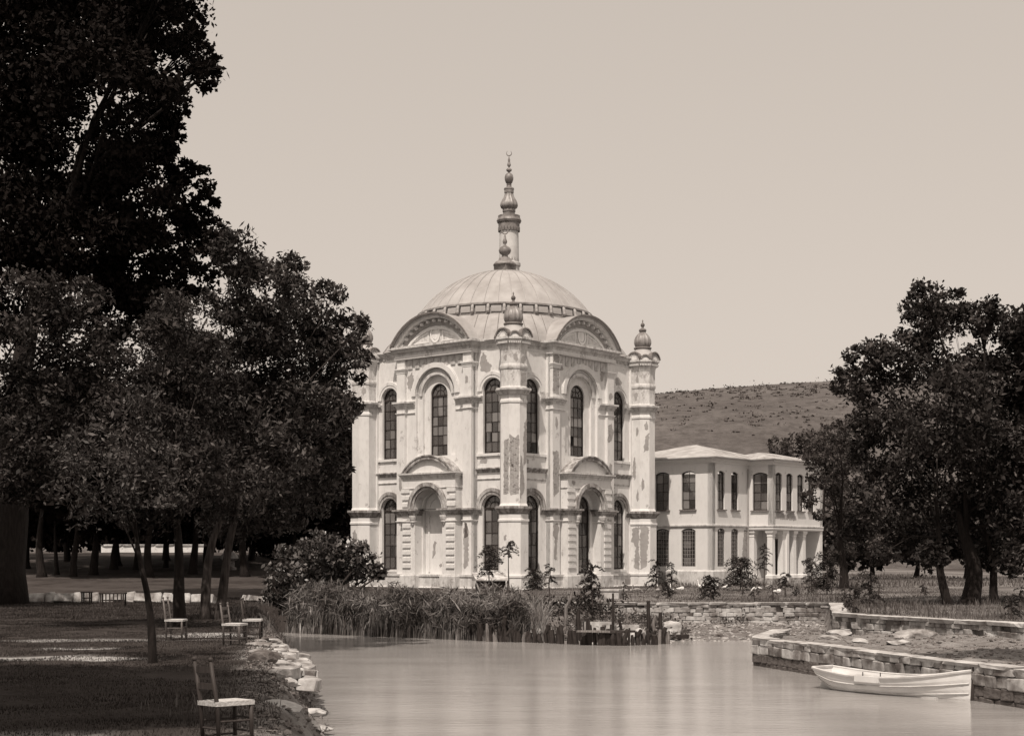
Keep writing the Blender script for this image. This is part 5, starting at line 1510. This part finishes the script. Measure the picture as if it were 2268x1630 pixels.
for i in range(26):
    x_ = rnd.uniform(2, 24); y_ = rnd.uniform(60, 84)
    if x_ > .22 * y_ and rnd.random() < .3: y_ = rnd.uniform(45, 70)
    if x_ < .13 * y_ and y_ > 78: continue
    if not inside(np.array([x_]), np.array([y_]), TERR)[0]: continue
    sapling('small scattered weed plant on the terrace grass', 0, 0, rnd.uniform(.35, .8), rnd.uniform(.2, .4), 8, rnd.choice(('weed', 'leaf_mid')), .1, 'scattered weeds on the terrace', (x_, y_), 'weed_plant')
# ------------------------------------------------------------------ pilings, boards and clutter at the landing
def piling_mesh(seed, wet=True):
    r_ = random.Random(seed); mb = MB()
    w = r_.uniform(.07, .12); n = 7
    pts = [(r_.uniform(-.02, .02) * i, r_.uniform(-.015, .015) * i, i / 4) for i in range(5)]
    mb.tube(pts, [w, w * .98, w * .95, w * .9, w * r_.uniform(.55, .85)], n, jit=.12, flat=r_.uniform(.6, 1))
    return mb.mesh('piling', 'wet_wood' if wet else 'grey_wood')
PL = [piling_mesh(i, i % 4 != 3) for i in range(10)]
GP = 'row of wooden pilings at the water edge'
def piling(x, y, zb, zt, label, group=GP, s=1.0, tilt=.06):
    o = link('piling', rnd.choice(PL)); o.location = (x, y, zb); o.scale = (s, s, zt - zb)
    o.rotation_euler = (rnd.uniform(-tilt, tilt), rnd.uniform(-tilt, tilt), rnd.uniform(0, 6))
    return tag(o, label, 'piling', group)
def shore_pt(px):
    xs = [1060, 1100, 1180, 1300, 1400, 1480, 1510]; ds = [49.9, 49.5, 49.1, 47.7, 47.4, 48.3, 49.4]
    d = float(np.interp(px, xs, ds)); return (px - 1134) / FP * d, d
px = 1062
while px < 1482:
    x_, y_ = shore_pt(px)
    hgt = rnd.uniform(-.70, -.38) if rnd.random() < .88 else rnd.uniform(-.35, -.08)
    piling(x_, y_ - .12 + rnd.uniform(-.12, .1), -1.5, hgt, ('dark weathered piling half hidden among the reed stems' if px < 1180 else 'dark weathered piling in the row between the reeds and the plank' if px < 1290 else 'dark weathered piling standing under or behind the long plank' if px < 1400 else 'dark weathered piling in the row right of the plank'), s=rnd.uniform(.8, 1.35))
    px += rnd.uniform(5.5, 13)
for i in range(16):
    px = rnd.uniform(1310, 1470); x_, y_ = shore_pt(px)
    piling(x_, y_ + rnd.uniform(.3, 1.3), -1.4, rnd.uniform(-.68, -.36), 'broken piling standing in the mud behind the front row', 'broken pilings behind the front row', s=rnd.uniform(.7, 1.1), tilt=.12)
for px, d, zt, s, lab in ((1281, 49.6, .1, .95, 'short stout grey post left of the tilted trough on the bank'), (1358, 49.4, .62, .8, 'tallest grey post standing above the landing'),
                          (1436, 50.3, .35, .75, 'second tall post near the right end of the pilings'), (1372, 48.4, -.2, .8, 'broken stub post beside the tallest post'),
                          (1462, 50.2, -.05, .75, 'curved rib post at the right end of the landing'), (1353, 47.9, -.35, .9, 'blunt post in front of the tallest post')):
    piling((px - 1134) / FP * d, d, -1.3, zt, lab, 'tall posts of the old landing', s, .03)
bd = empty('landing_board', 'long weathered plank laid across the piling tops', 'plank', ((1345 - 1134) / FP * 47.4, 47.35, -.55), R(4))
MB().box(-.98, .06, -.14, .12, -.03, .03, j=.02).build('plank', 'grey_wood', bd)
MB().box(.08, .92, -.12, .13, -.045, .02, j=.025).build('plank', 'wet_wood', bd)
def trough(label, px, d, z, rz, L, W, H, tilt=0):
    t = empty('wooden_trough', label, 'trough', ((px - 1134) / FP * d, d, z), rz, 'wooden troughs on the bank'); t.rotation_euler = (tilt, 0, rz)
    m = 'coping'
    MB().box(-L / 2, L / 2, -W / 2, W / 2, 0, .04).build('bottom', m, t)
    MB().box(-L / 2, L / 2, -W / 2, -W / 2 + .04, .04, H).build('side_board', m, t); MB().box(-L / 2, L / 2, W / 2 - .04, W / 2, .04, H).build('side_board', m, t)
    MB().box(-L / 2, -L / 2 + .04, -W / 2 + .04, W / 2 - .04, .04, H).build('end_board', 'dark_board', t); MB().box(L / 2 - .04, L / 2, -W / 2 + .04, W / 2 - .04, .04, H).build('end_board', m, t)
trough('pale open box trough lying behind the plank on the bank', 1325, 50.0, -.72, R(2), 1.0, .45, .36)
trough('second pale trough lying right of the tallest post', 1386, 50.0, -.74, R(3), .85, .4, .28)
sl = empty('stone_slab', 'big rounded pale boulder set in a dark frame on the mud', 'boulder', ((1487 - 1134) / FP * 50.4, 50.4, -.92))
o = link('boulder', rock_mesh(77, 'boulder', 'stone_pale', 3, .8), sl); o.scale = (1.05, .6, .75); o.location = (0, .1, .22)
MB().box(-.6, .55, -.42, -.30, -.02, .14, j=.03).build('base_board', 'wet_wood', sl)
MB().tube([(-.55, -.3, 0), (-.66, -.3, .45), (-.58, -.3, .78)], [.07, .06, .04], 7).build('rib', 'grey_wood', sl)
for px, d, s, lab in ((1409, 48.4, .62, 'pale rounded boulder among the pilings'), (1190, 49.4, .5, 'pale stone gleaming between the pilings below the reeds'), (1355, 47.6, .45, 'white block under the plank between the pilings'), (1107, 49.8, .4, 'small pale stone at the left end of the pilings')):
    o = link('boulder', rock_mesh(int(px), 'boulder', 'stone_pale', 2, .9)); o.location = ((px - 1134) / FP * d, d, -.78); o.scale = (s, s * .7, s); tag(o, lab, 'boulder')
st = empty('driftwood_stick', 'bleached bent stick leaning on the bank left of the posts', 'stick', ((1260 - 1134) / FP * 52, 52, -.4))
MB().tube([(-.12, 0, -.3), (-.1, 0, .45), (.05, 0, .75), (.14, 0, 1.1)], [.07, .065, .05, .02], 7).build('stick', 'grey_wood', st)

# stone basin on the terrace
bs = empty('stone_basin', 'white stone basin block on the terrace in front of the mosque', 'basin', G(1354, 1325))
d_ = bs.location.y
MB().slab([(-.48, 0), (.48, 0), (.50, .34), (-.50, .34)], [], -.3, .3).build('block', 'coping', bs, RZ(R(-28)))
MB().box(-.53, .53, -.34, .34, .34, .42, j=.008).build('rim', 'coping', bs, RZ(R(-28)))
b2 = empty('stone_step', 'small low stone beside the white basin', 'stone', G(1322, 1324)); MB().box(-.16, .18, -.2, .2, 0, .22, j=.02).build('block', 'coping', b2)
# small shed among the saplings
sh = empty('garden_shed', 'small dark garden shed with white sloping roof behind the reeds', 'shed', ((1087 - 1134) / FP * 76, 76, 0), R(12))
MB().box(-.68, .68, -.5, .5, -.1, .62).build('wall', 'dark_board', sh)
MB().add([(-.9, -.7, .62), (.85, -.7, .62), (.85, .6, .98), (-.9, .6, .98), (-.9, -.7, .68), (.85, -.7, .68), (.85, .6, 1.04), (-.9, .6, 1.04)], [(0, 1, 2, 3), (4, 7, 6, 5), (0, 4, 5, 1), (1, 5, 6, 2), (2, 6, 7, 3), (3, 7, 4, 0)]).build('roof', 'coping', sh)
MB().box(.74, .82, -.62, -.54, -.1, .62).build('post', 'grey_wood', sh)
MB().box(-.3, .2, -.53, -.5, 0, .55).build('door', 'wet_wood', sh)

# ------------------------------------------------------------------ geese
def goose(label, px, py, pose, rz, s=.92, mat='goose_white'):
    p = G(px, py); p.z = gz(p.x, p.y) + .02
    g = empty('goose', label, 'goose', p, rz, 'geese on the terrace'); g.scale = (s * .70,) * 3
    lift = {'stand': .16, 'sit': 0.0, 'sleep': 0.0, 'graze': .14}[pose]
    body = [(-.40, .20), (-.30, .17), (-.14, .14), (.04, .14), (.18, .18)]
    br = [.015, .07, .145, .16, .11]
    if pose in ('stand', 'sit'): nk = [(.26, .30), (.27, .44), (.28, .56), (.32, .62), (.38, .615)]; nr = [.065, .042, .038, .048, .03]
    elif pose == 'sleep': nk = [(.22, .26), (.18, .31), (.08, .31), (.0, .29), (-.05, .28)]; nr = [.07, .05, .045, .045, .02]
    else: nk = [(.30, .18), (.38, .10), (.43, .02), (.47, -.03), (.50, -.08)]; nr = [.065, .045, .038, .045, .025]
    pts = [(x, 0, z + lift) for x, z in body + nk]
    MB().tube(pts, br + nr, 12).build('body', mat, g, smooth=True)
    tip = Vector(pts[-1]); dr = (tip - Vector(pts[-2])).normalized()
    MB().tube([tip - dr * .02, tip + dr * .05, tip + dr * .09], [.022, .016, .006], 6).build('beak', 'goose_orange', g)
    for sd in (-1, 1):
        MB().tube([(-.30, sd * .08, .18 + lift), (-.1, sd * .155, .18 + lift), (.1, sd * .14, .19 + lift)], [.02, .075, .04], 8, flat=.4).build('wing', 'goose_grey' if mat != 'goose_white' else mat, g, smooth=True)
        if lift:
            MB().tube([(.02, sd * .06, .08 + lift), (.03, sd * .06, .06), (.02, sd * .06, 0), (.09, sd * .06, -.005)], [.02, .013, .012, .018], 6).build('leg', 'goose_orange', g)
    return g
goose('white goose standing upright with raised neck beside the sunlit pavilion corner', 1554, 1308, 'stand', R(165), 1.02)
goose('white goose sitting with raised neck, left one of the pair by the pavilion', 1487, 1311, 'sit', R(100))
goose('white goose lying stretched out just right of the sitting one', 1508, 1309, 'sleep', R(10))
goose('grey rounded goose asleep left of the sitting white goose', 1457, 1311, 'sleep', R(60), .85, 'goose_grey')
goose('white goose bent down in front of the pavilion left of its companion', 1588, 1307, 'graze', R(250), .9)
goose('white goose lying beside the broad drooping shrub', 1608, 1304, 'sleep', R(20), 1.0)
goose('goose grazing at the right of the broad shrub', 1677, 1311, 'graze', R(180), .95)
goose('goose standing with raised neck before the porch columns', 1703, 1308, 'stand', R(30), .9, 'goose_grey')
goose('goose lying flat on the grass below the porch', 1722, 1315, 'sleep', R(0), .95)
goose('grey goose resting nearest to the white stone basin', 1384, 1313, 'sleep', R(200), .9, 'goose_grey')
goose('grey goose in the middle of three by the basin', 1397, 1311, 'sit', R(300), .85, 'goose_grey')
goose('grey goose rightmost of three by the basin', 1411, 1314, 'graze', R(20), .85, 'goose_grey')

# ------------------------------------------------------------------ rush-seated chairs
def chair(label, loc, fwd, wood, h=.87, tilt=(0, 0)):
    """fwd: plan direction the seat faces"""
    g = empty('rush_chair', label, 'chair', loc, math.atan2(fwd[1], fwd[0]), 'rush-seated chairs on the lawn')
    g.rotation_euler = (tilt[0], tilt[1], math.atan2(fwd[1], fwd[0]))
    D, Wd, S = .36, .36, .43
    for sd in (-1, 1):
        bp = MB().tube([(-D / 2 + .015, sd * Wd / 2, 0), (-D / 2, sd * Wd / 2, S), (-D / 2 - .06, sd * Wd / 2, h - .03)], [.019, .023, .018], 10).build('back_post', wood, g, smooth=True)
        MB().lathe([(.010, -.005), (.024, .01), (.026, .025), (.018, .04), (.0, .046)], 10, T((-D / 2 - .062, sd * Wd / 2, h - .03)), cap=False).build('knob', wood, bp, smooth=True)
        MB().tube([(D / 2, sd * Wd / 2, 0), (D / 2, sd * Wd / 2, S * .6), (D / 2, sd * Wd / 2, S + .02)], [.018, .024, .022], 10).build('front_leg', wood, g, smooth=True)
        for z in (.12, .27): MB().tube([(-D / 2 + .01, sd * Wd / 2, z), (D / 2, sd * Wd / 2, z)], [.011, .011], 8).build('stretcher', wood, g)
    for x, z in ((-D / 2 + .01, .20), (D / 2, .16), (D / 2, .29)):
        MB().tube([(x, -Wd / 2, z), (x, Wd / 2, z)], [.011, .011], 8).build('stretcher', wood, g)
    for z in (.58, .74):
        MB().box(-D / 2 - .035 - (z - .58) * .12, -D / 2 - .022 - (z - .58) * .12, -Wd / 2, Wd / 2, z, z + .06).build('back_slat', wood, g)
    st = MB(); n = 8
    vs = []; 
    for i in range(n + 1):
        for j in range(n + 1):
            u, v = i / n - .5, j / n - .5
            e = max(abs(u), abs(v)) * 2
            vs.append((u * (D + .05), v * (Wd + .05), S + .028 - .022 * (1 - e) + .006 * math.cos(16 * max(abs(u), abs(v)) * PI)))
    k = (n + 1) ** 2
    vs += [(x, y, z - .045) for x, y, z in vs]
    fs = [(i * (n + 1) + j, (i + 1) * (n + 1) + j, (i + 1) * (n + 1) + j + 1, i * (n + 1) + j + 1) for i in range(n) for j in range(n)]
    fs += [tuple(k + q for q in reversed(f)) for f in fs]
    rim = [j for j in range(n)] + [j * (n + 1) + n for j in range(n)] + [n * (n + 1) + n - j for j in range(n)] + [(n - j) * (n + 1) for j in range(n)]
    fs += [(rim[i], rim[(i + 1) % len(rim)], k + rim[(i + 1) % len(rim)], k + rim[i]) for i in range(len(rim))]
    st.add(vs, fs).build('seat', 'rush', g)
    return g
def on_ground(px, py):
    p = G(px, py); p.z = gz(p.x, p.y); return p
chair('pale chair leaning back alone on the lawn near the dark trunks', on_ground(390, 1417), (1, -.05), 'chair_wood', .95)
chair('pale slatted chair with knobbed posts standing by the sunlit bank', on_ground(520, 1430), (.97, -.22), 'chair_wood', .88)
chair('dark chair closest to the water beside the pale slatted chair', on_ground(560, 1416), (1, .05), 'chair_wood_dark', .92)
chair('dark near chair with sunlit rush seat at the bottom of the lawn', Vector((-2.78, 14.3, gz(-2.78, 14.3))), (.80, .60), 'chair_wood_dark', .88, (R(-2), 0))
# stool and little table by the kerb
def stool(name, label, cat, p, w, dp, h, nslat):
    g = empty(name, label, cat, p, 0)
    MB().box(-w / 2, w / 2, -dp / 2, dp / 2, h - .05, h).build('top', 'dark_board', g)
    for sx in (-1, 1):
        for sy in (-1, 1):
            MB().box(sx * (w / 2 - .05) - .025, sx * (w / 2 - .05) + .025, sy * (dp / 2 - .05) - .025, sy * (dp / 2 - .05) + .025, 0, h - .05).build('leg', 'dark_board', g)
    for i in range(nslat):
        x = -w / 2 + .12 + (w - .24) * i / max(1, nslat - 1)
        MB().box(x - .02, x + .02, -dp / 2 + .02, -dp / 2 + .05, .1, h - .05).build('slat', 'dark_board', g)
    MB().box(-w / 2 + .05, w / 2 - .05, -.02, .02, h * .45, h * .45 + .04).build('stretcher', 'dark_board', g)
stool('stool', 'small dark stool in front of the pale kerb stones', 'stool', on_ground(192, 1338), .4, .35, .5, 0)
stool('bench', 'dark slatted bench standing before the kerb stones', 'bench', on_ground(250, 1344), .95, .4, .55, 6)
# little domed fountain at the edge of the wood
fp_ = on_ground(508, 1292)
ft = empty('garden_fountain', 'small pale domed fountain at the edge of the dark wood', 'fountain', fp_)
MB().lathe([(.50, -.1), (.50, .15), (.38, .2), (.36, .62), (.52, .68), (.52, .76)], 14).build('basin', 'stone_grey', ft)
MB().lathe([(.62, .76), (.64, .84), (.56, 1.02), (.40, 1.18), (.2, 1.27), (.02, 1.30)], 18).build('dome', 'coping', ft, smooth=True)

# ------------------------------------------------------------------ the rowing boat
BLc = Vector((7.98, 30.6)); bdir = Vector((2.22, -2.8)).normalized()
boat = empty('rowing_boat', 'white clinker rowing boat moored along the stone quay', 'boat', (BLc.x, BLc.y, WATER_Z), math.atan2(bdir.y, bdir.x))
LBt = 3.62
def hull_pt(t, s):
    """t 0 stern..1 bow, s 0 keel..1 gunwale; half section"""
    x = -LBt / 2 + LBt * t
    sheer = .44 - .42 * (t) + .62 * t * t + .0
    sheer = .45 - .50 * t + .64 * t * t
    keel = -.16 + .34 * max(0, (.16 - t) / .16) ** 1.5 + .02 * t
    bm_ = .64 * (math.sin(PI * min(1, (t * .80 + .20))) ** .62 if t < .99 else .02)
    bm_ = .58 * max(.02, (1 - ((t - .42) / .58) ** 2.3) if t > .42 else (1 - ((.42 - t) / .42) ** 2.0 * .42))
    full = 1.0 - .45 * max(0, t - .55) / .45
    y = bm_ * (math.sin(s * PI / 2) ** (1.15 / full * .75)) if s > 0 else 0
    flare = 1 - .18 * (1 - s) * t
    z = keel + (sheer - keel) * (1 - math.cos(s * PI / 2) ** 1.25)
    x2 = x + (.05 * s * (t > .98)) - .10 * (1 - t) ** 6 * s
    return Vector((x2, y * flare, z))
NT, NS = 28, 10
def shell(off):
    vs = []; fs = []
    for i in range(NT + 1):
        for j in range(-NS, NS + 1):
            p = hull_pt(i / NT, abs(j) / NS)
            y = max(0, p.y - off) * (1 if j >= 0 else -1)
            lap = .010 * ((abs(j) % 2) == 0) if off == 0 else 0
            vs.append((p.x, y + lap * (1 if j > 0 else -1 if j < 0 else 0), p.z + off * (1 - abs(j) / NS)))
    w = 2 * NS + 1
    for i in range(NT):
        for j in range(w - 1):
            fs.append((i * w + j, (i + 1) * w + j, (i + 1) * w + j + 1, i * w + j + 1))
    fs.append(tuple(range(w)))
    return vs, fs
hm = MB(); v1, f1 = shell(0); hm.add(v1, f1); v2, f2 = shell(.025); hm.add(v2, f2)
hull = hm.build('hull', 'boat_paint', boat)
for sd in (-1, 1):
    rail = [hull_pt(t, 1) for t in np.linspace(0, 1, 30)]
    MB().tube([(p.x, p.y * sd, p.z) for p in rail], [.032] * 30, 6).build('gunwale', 'boat_trim', boat)
    for ss in (.72, .52):
        rl = [hull_pt(t, ss) for t in np.linspace(.02, .99, 26)]
        MB().tube([(p.x, (p.y + .012) * sd, p.z) for p in rl], [.018] * 26, 5).build('rubbing_strake', 'boat_trim', hull)
MB().tube([hull_pt(0, 1) * 1 + Vector((0, y, 0)) - Vector((0, hull_pt(0, 1).y, 0)) for y in np.linspace(-hull_pt(0, 1).y, hull_pt(0, 1).y, 7)], [.035] * 7, 6).build('stern_rail', 'boat_trim', boat)
for t in (.22, .45, .68):
    p = hull_pt(t, .72); MB().box(p.x - .12, p.x + .12, -p.y + .03, p.y - .03, p.z - .02, p.z + .02).build('thwart', 'boat_trim', boat)
p = hull_pt(.5, .3); MB().box(-1.3, 1.2, -.28, .28, .0, .03).build('floor_boards', 'boat_trim', boat)
MB().tube([hull_pt(1, s) + Vector((.03, 0, 0)) for s in np.linspace(0, 1, 9)] + [hull_pt(1, 1) + Vector((.04, 0, .08))], [.035] * 10, 6).build('stem_post', 'boat_dark', boat)
MB().slab([(-LBt / 2 - .12, -.25), (-LBt / 2 + .22, -.25), (-LBt / 2 + .22, .08), (-LBt / 2 + .05, .20), (-LBt / 2 - .10, .14), (-LBt / 2 - .16, 0)], [], -.025, .025).build('rudder', 'boat_paint', boat)
MB().box(-.32, .30, -.03, .035, .0, .12, T((-.25, hull_pt(.45, 1).y * -1 - .0, hull_pt(.45, 1).z - .10))).build('oar_pad', 'boat_paint', boat)
for t in (.40, .52):
    p = hull_pt(t, 1)
    for sd in (-1, 1): MB().tube([(p.x, p.y * sd, p.z), (p.x, p.y * sd, p.z + .11)], [.012, .010], 6).build('thole_pin', 'boat_dark', boat)
# mooring stake near the left shore
mk = empty('mooring_stake', 'thin white stake standing in the water near the reeds', 'stake', (G(665, 1404, -1).x, G(665, 1404, -1).y, -1.2))
MB().tube([(0, 0, -.3), (0, 0, .6)], [.03, .022], 6).build('stake', 'coping', mk)
rp_ = empty('mooring_rope', 'thin rope slack between the boat bow and the quay top', 'rope', (0, 0, 0))
bw_ = Vector((BLc.x + bdir.x * LBt / 2, BLc.y + bdir.y * LBt / 2, WATER_Z + .58)); en_ = Vector((10.45, 26.2, -.2))
MB().tube([bw_.lerp(en_, t) + Vector((0, 0, -.22 * math.sin(PI * t))) for t in np.linspace(0, 1, 9)], [.012] * 9, 5).build('rope', 'grey_wood', rp_)
for k_ in (-1, 1):
    MB().tube([(-1.1, .12 * k_, .30), (.2, .14 * k_, .33), (1.1, .10 * k_, .36)], [.05, .022, .02], 6, flat=.6).build('oar', 'boat_trim', boat)
